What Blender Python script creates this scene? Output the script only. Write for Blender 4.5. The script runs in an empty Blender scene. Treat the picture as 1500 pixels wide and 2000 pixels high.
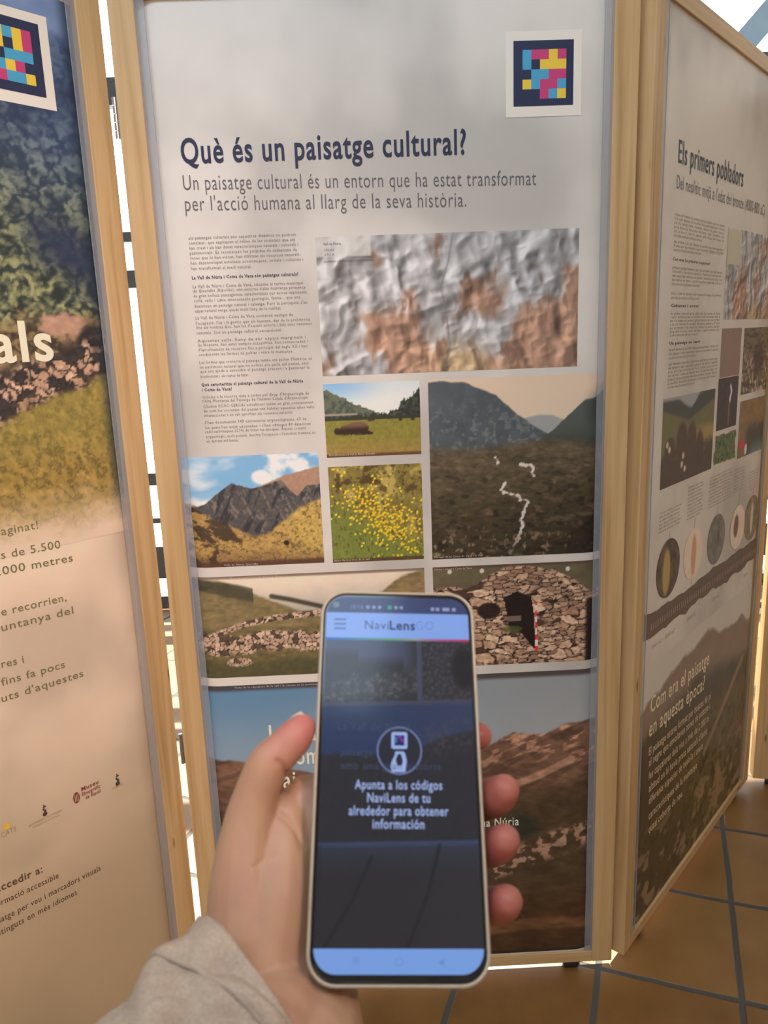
import bpy, bmesh, math
import numpy as np
from mathutils import Matrix, Vector

SC = bpy.context.scene
COL = SC.collection

# ------------------------------------------------------------------ camera, world, lights, exposure
EYE = 1.4772
RIGHT = (0.99925608, 0.03856548, 0.0)
cam_d = bpy.data.cameras.new('camera'); cam = bpy.data.objects.new('camera', cam_d); COL.objects.link(cam)
R0, U0, F0 = (0.99925608, -0.00838796, -0.03764225), (0.03856548, 0.21733726, 0.97533441), (0.0, 0.97606053, -0.21749906)
cam.matrix_world = Matrix(((R0[0], U0[0], -F0[0], 0), (R0[1], U0[1], -F0[1], 0), (R0[2], U0[2], -F0[2], EYE), (0, 0, 0, 1)))
cam_d.sensor_fit = 'VERTICAL'; cam_d.sensor_height = 36; cam_d.sensor_width = 27
cam_d.lens = 1507.8 * 36 / 2000
cam_d.clip_start = 0.02
cam_d.dof.use_dof = True; cam_d.dof.focus_distance = 1.45; cam_d.dof.aperture_fstop = 15
SC.camera = cam

world = bpy.data.worlds.new('sky'); SC.world = world; world.use_nodes = True
bgn = world.node_tree.nodes['Background']
bgn.inputs[0].default_value = (0.86, 0.93, 1.0, 1); bgn.inputs[1].default_value = 3.0

def light(name, kind, energy, color, loc, target=None, size=1.0, size_y=None, spread=None):
    l = bpy.data.lights.new(name, kind); o = bpy.data.objects.new(name, l); COL.objects.link(o)
    l.energy = energy; l.color = color; o.location = loc
    if kind == 'AREA':
        l.size = size
        if size_y: l.shape = 'RECTANGLE'; l.size_y = size_y
        if spread: l.spread = spread
    if target is not None:
        o.rotation_euler = (Vector(target) - Vector(loc)).to_track_quat('-Z', 'Y').to_euler()
    return o
sun = light('sun', 'SUN', 19, (1, 0.95, 0.87), (0, 8, 9), None)
sun.rotation_euler = Vector((0.12, -1.0, -1.3)).to_track_quat('-Z', 'Y').to_euler()
sun.data.angle = 0.01
light('cool_fill', 'AREA', 104, (0.62, 0.80, 1.0), (-0.6, -0.6, 4.2), (0.0, 1.4, 1.9), 2.2, 1.6)  # added cool fill under the closed ceiling, for the upper panels
light('warm_fill', 'AREA', 22, (1.0, 0.82, 0.64), (-0.9, -2.4, 1.3), (-0.1, 1.5, 1.0), 2.2, 1.2)  # added warm fill from behind the viewer, no such lamps known

spot = light('warm_patch_fill', 'SPOT', 205, (1.0, 0.72, 0.60), (0.95, -0.8, 2.9), (-0.66, 1.30, 1.12))  # added lamp, throws a warm patch on the left panel
spot.data.spot_size = math.radians(40); spot.data.spot_blend = 1.0; spot.data.shadow_soft_size = .12

vs = SC.view_settings
SC.display_settings.display_device = 'sRGB'
vs.view_transform = 'Standard'; vs.look = 'None'; vs.gamma = 1; vs.use_curve_mapping = False
vs.exposure = 0.0
try:
    SC.cycles.use_denoising = True
    SC.cycles.max_bounces = 8; SC.cycles.diffuse_bounces = 4; SC.cycles.transparent_max_bounces = 12
    SC.cycles.caustics_reflective = False; SC.cycles.caustics_refractive = False
    SC.cycles.sample_clamp_indirect = 6
except Exception:
    pass

# ------------------------------------------------------------------ helpers
def lin(c):
    c = np.asarray(c, float) / 255.0
    return np.where(c <= 0.04045, c / 12.92, ((c + 0.055) / 1.055) ** 2.4)

def tag(o, label=None, cat=None, group=None, kind=None):
    if label: o['label'] = label
    if cat: o['category'] = cat
    if group: o['group'] = group
    if kind: o['kind'] = kind
    return o

def empty(name, loc=(0, 0, 0), rz=0.0):
    o = bpy.data.objects.new(name, None); COL.objects.link(o)
    o.location = loc; o.rotation_euler = (0, 0, rz); o.empty_display_size = 0.1
    return o

def link_mesh(name, me, mat=None, parent=None):
    o = bpy.data.objects.new(name, me); COL.objects.link(o)
    if mat: me.materials.append(mat)
    if parent: o.parent = parent
    return o

class MB:
    """collects shapes, builds one mesh"""
    def __init__(s): s.v = []; s.f = []; s.n = 0
    def add(s, v, f):
        v = np.asarray(v, float).reshape(-1, 3)
        s.v.append(v); s.f += [tuple(i + s.n for i in q) for q in f]; s.n += len(v)
    def box(s, a, b):
        x0, y0, z0 = a; x1, y1, z1 = b
        s.add([(x0, y0, z0), (x1, y0, z0), (x1, y1, z0), (x0, y1, z0), (x0, y0, z1), (x1, y0, z1), (x1, y1, z1), (x0, y1, z1)],
              [(0, 3, 2, 1), (4, 5, 6, 7), (0, 1, 5, 4), (1, 2, 6, 5), (2, 3, 7, 6), (3, 0, 4, 7)])
    def cyl(s, p, q, r, n=20, r2=None):
        p = Vector(p); q = Vector(q); d = (q - p).normalized(); a = d.orthogonal().normalized(); b = d.cross(a)
        r2 = r if r2 is None else r2
        vv = [];
        for k in range(n):
            t = 2 * math.pi * k / n; e = a * math.cos(t) + b * math.sin(t)
            vv.append(p + e * r); vv.append(q + e * r2)
        ff = [(2 * k, (2 * k + 2) % (2 * n), (2 * k + 3) % (2 * n), 2 * k + 1) for k in range(n)]
        ff.append(tuple(range(0, 2 * n, 2))[::-1]); ff.append(tuple(range(1, 2 * n, 2)))
        s.add([tuple(x) for x in vv], ff)
    def poly(s, pts): s.add(pts, [tuple(range(len(pts)))])
    def build(s, name, mat=None, parent=None, bevel=0, smooth=False, segs=2):
        me = bpy.data.meshes.new(name)
        me.from_pydata(np.concatenate(s.v).tolist(), [], s.f); me.update()
        if bevel:
            bm = bmesh.new(); bm.from_mesh(me)
            es = [e for e in bm.edges if len(e.link_faces) == 2 and e.calc_face_angle(0) > 0.7]
            bmesh.ops.bevel(bm, geom=es, offset=bevel, segments=segs, affect='EDGES', profile=0.5)
            bm.to_mesh(me); bm.free()
        if smooth:
            me.polygons.foreach_set('use_smooth', [True] * len(me.polygons))
        return link_mesh(name, me, mat, parent)

# ---- numpy noise
def hsh(ix, iy, seed):
    ix = ix.astype(np.int64); iy = iy.astype(np.int64)
    h = (ix * 374761393 + iy * 668265263 + int(seed) * 1442695041) & 0xffffffff
    h = ((h ^ (h >> 13)) * 1274126177) & 0xffffffff
    h = (h ^ (h >> 16)) & 0xffffffff
    return h / 4294967295.0
def vno(x, y, seed=0):
    x = np.asarray(x, float); y = np.asarray(y, float)
    xi = np.floor(x); yi = np.floor(y); a = x - xi; b = y - yi
    a = a * a * (3 - 2 * a); b = b * b * (3 - 2 * b)
    return (hsh(xi, yi, seed) * (1 - a) + hsh(xi + 1, yi, seed) * a) * (1 - b) + (hsh(xi, yi + 1, seed) * (1 - a) + hsh(xi + 1, yi + 1, seed) * a) * b
def fbm(x, y, seed=0, o=4, g=0.5):
    s = 0; a = 1; n = 0
    for k in range(o):
        s = s + a * vno(x * 2 ** k, y * 2 ** k, seed + 17 * k); n += a; a *= g
    return s / n
def wor(x, y, seed=0):
    xi = np.floor(x); yi = np.floor(y)
    d1 = np.full(x.shape, 9.0); d2 = d1.copy(); cid = np.zeros(x.shape)
    for dx in (-1, 0, 1):
        for dy in (-1, 0, 1):
            cx = xi + dx; cy = yi + dy
            d = np.hypot(cx + hsh(cx, cy, seed) - x, cy + hsh(cx, cy, seed + 5) - y)
            c = hsh(cx, cy, seed + 9)
            m = d < d1
            d2 = np.where(m, d1, np.minimum(d2, d)); cid = np.where(m, c, cid); d1 = np.where(m, d, d1)
    return d1, d2 - d1, cid
def ss(a, b, x):
    t = np.clip((x - a) / (b - a), 0, 1); return t * t * (3 - 2 * t)
def mix(A, B, m):
    m = np.asarray(m)[..., None]; return np.asarray(A, float) * (1 - m) + np.asarray(B, float) * m
def flat(S, c): return np.zeros(S.shape + (3,)) + np.asarray(c, float)
def pl(S, pts):
    return np.interp(S, [p[0] for p in pts], [p[1] for p in pts])
def seg(S, T, pts, asp=1.0):
    """distance to a polyline, T scaled by asp"""
    d = np.full(S.shape, 9.0)
    for (x0, y0), (x1, y1) in zip(pts[:-1], pts[1:]):
        ax, ay, bx, by = x0, y0 * asp, x1, y1 * asp
        L = (bx - ax) ** 2 + (by - ay) ** 2 + 1e-12
        t = np.clip(((S - ax) * (bx - ax) + (T * asp - ay) * (by - ay)) / L, 0, 1)
        d = np.minimum(d, np.hypot(S - ax - t * (bx - ax), T * asp - ay - t * (by - ay)))
    return d

# ------------------------------------------------------------------ materials
def mat(name, color=(.8, .8, .8), rough=.5, metal=0., spec=.5, **kw):
    m = bpy.data.materials.new(name); m.use_nodes = True
    b = m.node_tree.nodes['Principled BSDF']
    b.inputs['Base Color'].default_value = (*color, 1); b.inputs['Roughness'].default_value = rough
    b.inputs['Metallic'].default_value = metal; b.inputs['Specular IOR Level'].default_value = spec
    for k, v in kw.items(): b.inputs[k.replace('_', ' ')].default_value = v
    return m
def nn(m, t, **kw):
    n = m.node_tree.nodes.new(t)
    for k, v in kw.items(): setattr(n, k, v)
    return n
def lk(m, a, b): m.node_tree.links.new(a, b)
def bsdf(m): return m.node_tree.nodes['Principled BSDF']
def ramp(m, stops):
    r = nn(m, 'ShaderNodeValToRGB')
    while len(r.color_ramp.elements) < len(stops): r.color_ramp.elements.new(0.5)
    for e, (p, c) in zip(r.color_ramp.elements, stops): e.position = p; e.color = (*c, 1)
    return r
def noise_mat(name, stops, scale=(1, 1, 1), nscale=5, detail=4, rough=.5, bump=0, spec=.5):
    m = mat(name, rough=rough, spec=spec)
    tc = nn(m, 'ShaderNodeTexCoord'); mp = nn(m, 'ShaderNodeMapping'); mp.inputs['Scale'].default_value = scale
    no = nn(m, 'ShaderNodeTexNoise'); no.inputs['Scale'].default_value = nscale; no.inputs['Detail'].default_value = detail
    r = ramp(m, stops)
    lk(m, tc.outputs['Object'], mp.inputs[0]); lk(m, mp.outputs[0], no.inputs['Vector']); lk(m, no.outputs[0], r.inputs[0])
    lk(m, r.outputs[0], bsdf(m).inputs['Base Color'])
    if bump:
        bp = nn(m, 'ShaderNodeBump'); bp.inputs['Strength'].default_value = bump; bp.inputs['Distance'].default_value = .002
        lk(m, no.outputs[0], bp.inputs['Height']); lk(m, bp.outputs[0], bsdf(m).inputs['Normal'])
    return m
def wood(name, vertical=True):
    m = mat(name, rough=.48, spec=.35)
    tc = nn(m, 'ShaderNodeTexCoord'); oi = nn(m, 'ShaderNodeObjectInfo')
    va = nn(m, 'ShaderNodeVectorMath', operation='ADD'); vm = nn(m, 'ShaderNodeVectorMath', operation='SCALE')
    cx = nn(m, 'ShaderNodeCombineXYZ'); lk(m, oi.outputs['Random'], cx.inputs[0]); lk(m, oi.outputs['Random'], cx.inputs[2])
    lk(m, cx.outputs[0], vm.inputs[0]); vm.inputs['Scale'].default_value = 7.0
    lk(m, tc.outputs['Object'], va.inputs[0]); lk(m, vm.outputs[0], va.inputs[1])
    mp = nn(m, 'ShaderNodeMapping'); mp.inputs['Scale'].default_value = (34, 34, 1.1) if vertical else (1.1, 34, 34)
    lk(m, va.outputs[0], mp.inputs[0])
    no = nn(m, 'ShaderNodeTexNoise'); no.inputs['Scale'].default_value = 1.6; no.inputs['Detail'].default_value = 5; no.inputs['Distortion'].default_value = .5
    lk(m, mp.outputs[0], no.inputs['Vector'])
    r = ramp(m, [(0.25, (.43, .25, .10)), (0.45, (.57, .37, .172)), (0.62, (.65, .44, .225)), (0.8, (.51, .315, .14))])
    lk(m, no.outputs[0], r.inputs[0])
    mp2 = nn(m, 'ShaderNodeMapping'); mp2.inputs['Scale'].default_value = (13, 13, 3.4) if vertical else (3.4, 13, 13)
    lk(m, va.outputs[0], mp2.inputs[0])
    vo = nn(m, 'ShaderNodeTexVoronoi'); vo.inputs['Scale'].default_value = 1.0
    lk(m, mp2.outputs[0], vo.inputs['Vector'])
    r2 = ramp(m, [(0.03, (1, 1, 1)), (0.075, (0, 0, 0))]); lk(m, vo.outputs['Distance'], r2.inputs[0])
    mx = nn(m, 'ShaderNodeMix', data_type='RGBA'); mx.inputs['B'].default_value = (.16, .07, .03, 1)
    lk(m, r2.outputs[0], mx.inputs['Factor']); lk(m, r.outputs[0], mx.inputs['A'])
    lk(m, mx.outputs['Result'], bsdf(m).inputs['Base Color'])
    return m
WOOD = wood('pine_upright'); WOODH = wood('pine_rail', False)

def print_mat(name, rough=.42, spec=.4):
    m = mat(name, rough=rough, spec=spec)
    a = nn(m, 'ShaderNodeVertexColor'); a.layer_name = 'ink'
    lk(m, a.outputs['Color'], bsdf(m).inputs['Base Color']); return m
PRINT = print_mat('printed_ink')
INKS = {}
def ink(c, k=1.3):
    if c not in INKS:
        INKS[c] = mat('ink_%d_%d_%d' % c, tuple(np.clip(lin(c) * k, 0, .9)), .45, spec=.35)
    return INKS[c]
METAL = noise_mat('brushed_steel', [(.3, (.42, .43, .45)), (.7, (.58, .59, .6))], (40, 40, 4), 6, 2, .3); bsdf(METAL).inputs['Metallic'].default_value = .9
RUBBER = noise_mat('black_rubber', [(.3, (.012, .012, .014)), (.7, (.03, .03, .032))], (30, 30, 30), 5, 3, .55)
HUB = noise_mat('grey_plastic', [(.3, (.35, .35, .36)), (.7, (.45, .45, .46))], (30, 30, 30), 5, 3, .4)
BOARD = noise_mat('backing_board', [(.3, (.62, .58, .52)), (.7, (.72, .68, .62))], (4, 4, 4), 5, 3, .7)
SEAM = mat('clear_seam', (.36, .37, .38), .25, spec=.6)

# ------------------------------------------------------------------ printed surfaces
KINK = 1.30
def bend(u):
    """the sheet curls back towards the frame along both upright edges"""
    u = np.asarray(u, float); d = np.minimum(u - .047, .903 - u)
    return .012 * np.clip(1 - d / .045, 0, 1.2) ** 2
def grid(name, u0, u1, v0, v1, y, res, paint, parent, m=None, k=KINK, xz=True, rect=None):
    nx = max(2, int(round((u1 - u0) / res)) + 1); nz = max(2, int(round((v1 - v0) / res)) + 1)
    S, T = np.meshgrid(np.linspace(0, 1, nx), np.linspace(0, 1, nz))
    X = u0 + S * (u1 - u0); Z = v0 + T * (v1 - v0)
    co = np.stack([X, y + bend(X), Z], -1) if xz else np.stack([X, Z, np.full(X.shape, y)], -1)
    idx = np.arange(nx * nz).reshape(nz, nx)
    q = np.stack([idx[:-1, :-1], idx[:-1, 1:], idx[1:, 1:], idx[1:, :-1]], -1).reshape(-1)
    nf = len(q) // 4
    me = bpy.data.meshes.new(name)
    me.vertices.add(nx * nz); me.vertices.foreach_set('co', co.reshape(-1).astype(np.float32))
    me.loops.add(nf * 4); me.loops.foreach_set('vertex_index', q.astype(np.int32))
    me.polygons.add(nf); me.polygons.foreach_set('loop_start', np.arange(0, nf * 4, 4, dtype=np.int32))
    me.update(calc_edges=True)
    c = np.clip(lin(np.clip(paint(S, T), 0, 255)) * k, 0, .92)
    ca = me.color_attributes.new('ink', 'FLOAT_COLOR', 'POINT')
    ca.data.foreach_set('color', np.concatenate([c, np.ones(c.shape[:2] + (1,))], -1).reshape(-1).astype(np.float32))
    return link_mesh(name, me, m or PRINT, parent)

_tc = {}
def glyphs(s, bold=0.0, res=3):
    key = (s, bold, res)
    if key in _tc: return _tc[key]
    cu = bpy.data.curves.new('t', 'FONT'); cu.body = s; cu.size = 1; cu.offset = bold; cu.space_character = 1.10; cu.resolution_u = res; cu.fill_mode = 'BOTH'
    o = bpy.data.objects.new('t', cu); COL.objects.link(o)
    bpy.context.view_layer.update()
    dg = bpy.context.evaluated_depsgraph_get()
    me = bpy.data.meshes.new_from_object(o.evaluated_get(dg))
    v = np.array([p.co[:] for p in me.vertices]).reshape(-1, 3); f = [tuple(p.vertices) for p in me.polygons]
    bpy.data.objects.remove(o); bpy.data.curves.remove(cu); bpy.data.meshes.remove(me)
    _tc[key] = (v, f); return v, f
CAP = None
def put(mb, s, u0, u1, v, cap, y, bold=0.0, res=3, tilt=0.0, suffix=None, xz=True):
    """set a line of text between u0 and u1 (or with only `suffix` spanning u0..u1), baseline v, cap height cap"""
    global CAP
    if CAP is None: CAP = glyphs('H')[0][:, 1].max()
    g, f = glyphs(s, bold, res)
    x0, x1 = g[:, 0].min(), g[:, 0].max()
    w = (x1 - x0)
    if suffix:
        gs = glyphs(suffix, bold, res)[0]; w = gs[:, 0].max() - gs[:, 0].min()
    kx = (u1 - u0) / w; ky = cap / CAP
    X = u1 - (x1 - g[:, 0]) * kx; Z = v + g[:, 1] * ky + (X - u0) * tilt
    Y = y + bend(X) if xz else np.full(len(X), y)
    mb.add(np.stack([X, Y, Z], -1) if xz else np.stack([X, Z, Y], -1), f)

def disc(mb, u, v, r, y, n=40, ry=None, xz=True):
    ry = ry or r
    p = [(u + r * math.cos(2 * math.pi * k / n), v + ry * math.sin(2 * math.pi * k / n)) for k in range(n)]
    mb.poly([(a, y, b) if xz else (a, b, y) for a, b in p])
def rect(mb, u0, u1, v0, v1, y, xz=True):
    p = [(u0, v0), (u1, v0), (u1, v1), (u0, v1)]
    mb.poly([(a, y, b) if xz else (a, b, y) for a, b in p])

# ---- painters (colours of the printed pictures)
def p_paper(base, seed, low=None):
    def f(S, T):
        n = fbm(S * 4, T * 7, seed, 4)
        c = mix(base, np.array(base) * .90, ss(.45, .70, n))
        c = mix(c, np.minimum(np.array(base) * 1.05, 250), ss(.5, .3, n))
        if low is not None: c = mix(c, np.array(low) * (1 - .10 * ss(.4, .7, fbm(S * 3, T * 14, seed + 3))[..., None]), ss(.42, .12, T))
        return c
    return f
def p_map(seed=3, asp=1.94):
    def f(S, T):
        x = S * asp * 5; y = T * 5
        wx = fbm(x * .8, y * .8, seed + 1, 3) * 1.6; wy = fbm(x * .8, y * .8, seed + 2, 3) * 1.6
        h = 0; a = 1
        for k in range(4):
            q = 2 * vno((x * .42 + y * .16) * 2 ** k + wx * .8, (y * .42 - x * .10) * 2 ** k + wy * .8, seed + 31 * k) - 1
            h = h + a * (1 - np.sqrt(q * q + .02)); a *= .46
        gy, gx = np.gradient(h, 1.0 / (S.shape[0] - 1), asp / (S.shape[1] - 1))
        g_ = gx * .06 - gy * .045
        v_ = vno(x * 2.6 + wx * 1.5, y * .9 + wy, seed + 90); v2 = np.gradient(v_, asp / (S.shape[1] - 1), axis=1)
        sh = .78 + .30 * np.tanh(g_ * 1.8) + .15 * np.tanh(v2 * .12)
        e = np.exp(-(((S - .28) / .20) ** 2 + ((T - .22) / .35) ** 2)) + .9 * np.exp(-(((S - .95) / .20) ** 2 + ((T - .35) / .6) ** 2)) + .55 * np.exp(-(((S - .62) / .10) ** 2 + ((T - .45) / .35) ** 2)) + .6 * ss(.25, .0, T) * ss(.2, .4, S)
        e = e + (fbm(x * .9, y * .7, seed + 7) - .5) * 2.2 + (1 - sh) * .9
        c = mix((206, 204, 205), (203, 156, 128), ss(.40, 1.0, e) * .9)
        c = mix(c, (226, 196, 150), np.exp(-(((S - .53) / .11) ** 2 + ((T - .06) / .13) ** 2)))
        c = c * sh[..., None]
        c = mix(c, (120, 80, 66), .45 * ss(.62, .8, fbm(x * 5, y * 1.6, seed + 8, 2)) * ss(.2, .7, e))
        r = seg(S, T, [(.52, 1), (.5, .8), (.47, .62), (.49, .42), (.50, .2), (.48, .0)], .5)
        c = mix(c, (110, 112, 118), .5 * ss(.006, .002, r))
        leg = ss(.21, .205, S) * ss(.855, .865, T)
        return mix(c, (203, 200, 194), leg * .75)
    return f
def p_cow(S, T):
    n = fbm(S * 30, T * 24, 5); n2 = fbm(S * 70, T * 20, 6)
    c = mix((222, 221, 214), (150, 186, 215), ss(.6, 1.0, T) * ss(.75, .1, S) + .25 * ss(.7, 1, T))
    lm = pl(S, [(0, .93), (.2, .80), (.35, .70), (.5, .63), (.6, .56), (1, .5)]) + (n - .5) * .07
    c = mix(c, mix((70, 80, 72), (98, 104, 84), ss(.4, .6, n)), ss(.006, -.006, T - lm))
    rm = pl(S, [(0, .4), (.62, .56), (.75, .63), (.82, .74), (.9, .80), (1, .90)]) + (fbm(S * 60, T * 8, 8) - .5) * .12
    c = mix(c, mix((40, 47, 42), (72, 78, 62), ss(.4, .65, n)), ss(.006, -.006, T - rm))
    tr = .56 + (fbm(S * 40, T * 4, 9) - .5) * .14
    c = mix(c, (48, 52, 44), ss(.004, -.004, T - tr))
    c = mix(c, (160, 140, 128), ((T > .565) & (T < .60) & (S < .34)) * .9)
    g = mix((140, 134, 58), (112, 104, 44), n2)
    g = mix(g, (150, 120, 66), ss(.35, .0, T) * .8); g = g * (.92 + .22 * n)[..., None]
    c = mix(c, g, ss(.502, .497, T))
    cow = np.minimum(np.hypot((S - .27) / .125, (T - .375) / .075), np.hypot((S - .40) / .055, (T - .385) / .085))
    cow = np.minimum(cow, np.hypot((S - .34) / .10, (T - .425) / .05)); cow = np.minimum(cow, np.hypot((S - .445) / .05, (T - .325) / .022)); cow = np.minimum(cow, np.hypot((S - .20) / .1, (T - .335) / .035))
    cow = np.minimum(cow, np.hypot((S - .125) / .035, (T - .355) / .05)) + (n2 - .5) * .25
    c = mix(c, mix((48, 32, 26), (118, 84, 68), ss(.36, .44, T)), ss(1.05, .93, cow))
    c = mix(c, (50, 34, 24), ss(.02, .01, np.abs(T - .31)) * ((S > .3) & (S < .5)) * .7)
    for (a, b) in ((.33, .52), (.47, .50), (.5, .505), (.79, .49), (.92, .49)):
        c = mix(c, (58, 44, 34), ss(1.2, .8, np.hypot((S - a) / .02, (T - b) / .025)))
    return mix(c, (84, 52, 38), ss(.05, .03, T) * .8)
def p_flowers(S, T):
    n = fbm(S * 22, T * 24, 11); n2 = fbm(S * 50 + T * 10, T * 26, 12)
    c = mix((150, 132, 66), (106, 94, 46), n); c = mix(c, (176, 156, 84), ss(.55, .75, fbm(S * 9, T * 9, 13)))
    grn = ss(.75, .35, T + (S - .2) * .45 + (n - .5) * .2)
    c = mix(c, mix((88, 104, 44), (140, 150, 70), n2), grn * .85)
    c = mix(c, (52, 52, 26), ss(.56, .72, n2) * .6)
    c = mix(c, (70, 52, 30), ss(.62, .72, fbm(S * 10, T * 12, 18)) * ss(.55, .8, T) * .8)
    d, e, i = wor(S * 30, T * 34, 14)
    dens = np.exp(-(((S - .55 - (.55 - T) * .4) / .34) ** 2 + ((T - .45 + (S - .5) * .25) / .26) ** 2)) + .35 * np.exp(-(((S - .3) / .1) ** 2 + ((T - .72) / .08) ** 2))
    m = ss(.48, .36, d) * (i < dens * .95)
    c = mix(c, mix((238, 200, 46), (206, 160, 24), i), m)
    return mix(c, (76, 54, 36), ss(.045, .03, T) * .8)
def p_valley(S, T):
    n = fbm(S * 16, T * 16, 21); n2 = fbm(S * 46, T * 40, 22)
    c = mix((204, 192, 176), (214, 190, 166), T)
    fm = pl(S, [(.4, .70), (.52, .77), (.62, .79), (.70, .785), (.78, .75), (1, .7)])
    c = mix(c, (150, 152, 152), ss(.006, -.006, T - fm))
    lm = pl(S, [(0, .985), (.08, .99), (.22, .975), (.30, .935), (.38, .90), (.5, .80), (.6, .725), (.68, .68), (1, .6)]) + (n - .5) * .015
    lc = mix((88, 98, 104), (66, 72, 76), n); lc = mix(lc, (128, 130, 128), ss(.52, .72, n2) * ss(.95, .75, T) * .55)
    c = mix(c, lc, ss(.005, -.005, T - lm))
    rm = pl(S, [(0, .3), (.60, .64), (.70, .70), (.80, .79), (.88, .855), (.95, .875), (1, .91)]) + (n - .5) * .02
    c = mix(c, mix((78, 84, 82), (52, 54, 48), ss(.75, .55, T)), ss(.005, -.005, T - rm))
    gl = .63 - .02 * np.sin(S * 7) + (n - .5) * .02
    g = mix((92, 80, 62), (66, 58, 40), ss(.6, .2, T) * .8 + (n - .5) * .8)
    g = mix(g, (44, 34, 28), ss(.45, .0, T - .1 + (.8 - S) * .25) * .55)
    g = mix(g, (60, 58, 42), ss(.5, .7, fbm(S * 8, T * 26, 23)) * .5); g = g * (.72 + .56 * fbm(S * 30, T * 60, 24, 5))[..., None]; g = mix(g, (128, 104, 80), ss(.60, .76, fbm(S * 14 + T * 5, T * 40, 25)) * .5); g = mix(g, (36, 30, 26), ss(.58, .74, fbm(S * 16, T * 34, 26)) * .7 * ss(.7, .3, T))
    c = mix(c, g, ss(.03, -.03, T - gl))
    c = mix(c, (40, 42, 40), ss(.12, .0, np.abs(T - rm + .06) - .02) * ss(.85, 1.0, S) * .6)
    for pts, w in (([(.375, .565), (.39, .545), (.40, .53)], .010), ([(.52, .52), (.575, .515), (.60, .50), (.585, .475), (.59, .455)], .012),
                   ([(.425, .42), (.41, .385), (.425, .37), (.50, .345), (.525, .325), (.56, .315), (.545, .28), (.535, .25), (.52, .21), (.53, .17), (.515, .13), (.48, .06), (.46, .02)], .013)):
        dd = seg(S, T, pts, 1.04) + (fbm(S * 60, T * 60, 27) - .5) * .034
        c = mix(c, (206, 196, 186), ss(w, w * .35, dd) * ss(.0, .3, T + .1))
    c = mix(c, (150, 128, 104), ss(.63, .72, n2) * ss(.25, .05, T) * .8)
    c = mix(c, (26, 20, 20), ss(.55, 1.0, S) * ss(.32, .0, T + (1 - S) * .2) * .8)
    return c
def p_mount(S, T):
    n = fbm(S * 20, T * 16, 31); n2 = fbm(S * 60, T * 44, 32)
    c = mix((118, 168, 206), (196, 208, 216), ss(.45, .7, fbm(S * 3, T * 6, 33)) + ss(.75, .5, T) * .6)
    cn = fbm(S * 9, T * 9, 37) - .5
    c = mix(c, (240, 234, 226), np.maximum(ss(1.2, .3, np.hypot((S - .79) / .15, (T - .92) / .16) + cn * 2.2), ss(1.3, .4, np.hypot((S - .58) / .07, (T - .80) / .06) + cn * 1.6)))
    br = pl(S, [(0, .3), (.5, .70), (.62, .75), (.75, .81), (.85, .84), (1, .88)]) + (n - .5) * .02
    c = mix(c, mix((176, 142, 118), (150, 118, 98), n2), ss(.006, -.006, T - br))
    dm = pl(S, [(0, .55), (.15, .58), (.25, .67), (.36, .76), (.42, .74), (.5, .70), (.6, .73), (.72, .77), (.78, .68), (.83, .62), (.9, .70), (1, .73)]) + (n - .5) * .03
    dc = mix((58, 58, 62), (98, 92, 88), n2); dc = mix(dc, (128, 116, 106), ss(.54, .68, fbm(S * 46 + T * 14, T * 12, 38)) * .75); dc = mix(dc, (42, 42, 48), ss(.55, .68, fbm(S * 30 - T * 10, T * 9, 39)) * .8); dc = mix(dc, (150, 132, 116), ss(.62, .75, fbm(S * 40, T * 30, 35)) * ss(.5, .8, S) * .7)
    c = mix(c, dc, ss(.006, -.006, T - dm))
    fg = pl(S, [(0, .60), (.08, .56), (.2, .44), (.35, .36), (.5, .27), (.6, .30), (.72, .40), (.85, .52), (1, .58)]) + (n - .5) * .05
    gc = mix((150, 118, 72), (182, 150, 84), n); gc = mix(gc, (196, 168, 88), ss(.55, .9, S) * .6)
    gc = mix(gc, (112, 84, 56), ss(.2, .0, T) * .7); gc = gc * (.8 + .4 * fbm(S * 60, T * 60, 40))[..., None]
    dk = ss(.50, .62, fbm(S * 14 + T * 8, T * 15, 36)) * ss(.55, .35, S)
    gc = mix(gc, (54, 42, 34), dk * .85); gc = mix(gc, (70, 56, 40), ss(.58, .7, n2) * .55)
    c = mix(c, gc, ss(.02, -.02, T - fg))
    c = mix(c, (52, 34, 26), ss(1.1, .8, np.hypot((S - .73) / .022, (T - .20) / .025)))
    return mix(c, (80, 52, 40), ss(.06, .03, T) * .85)
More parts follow.
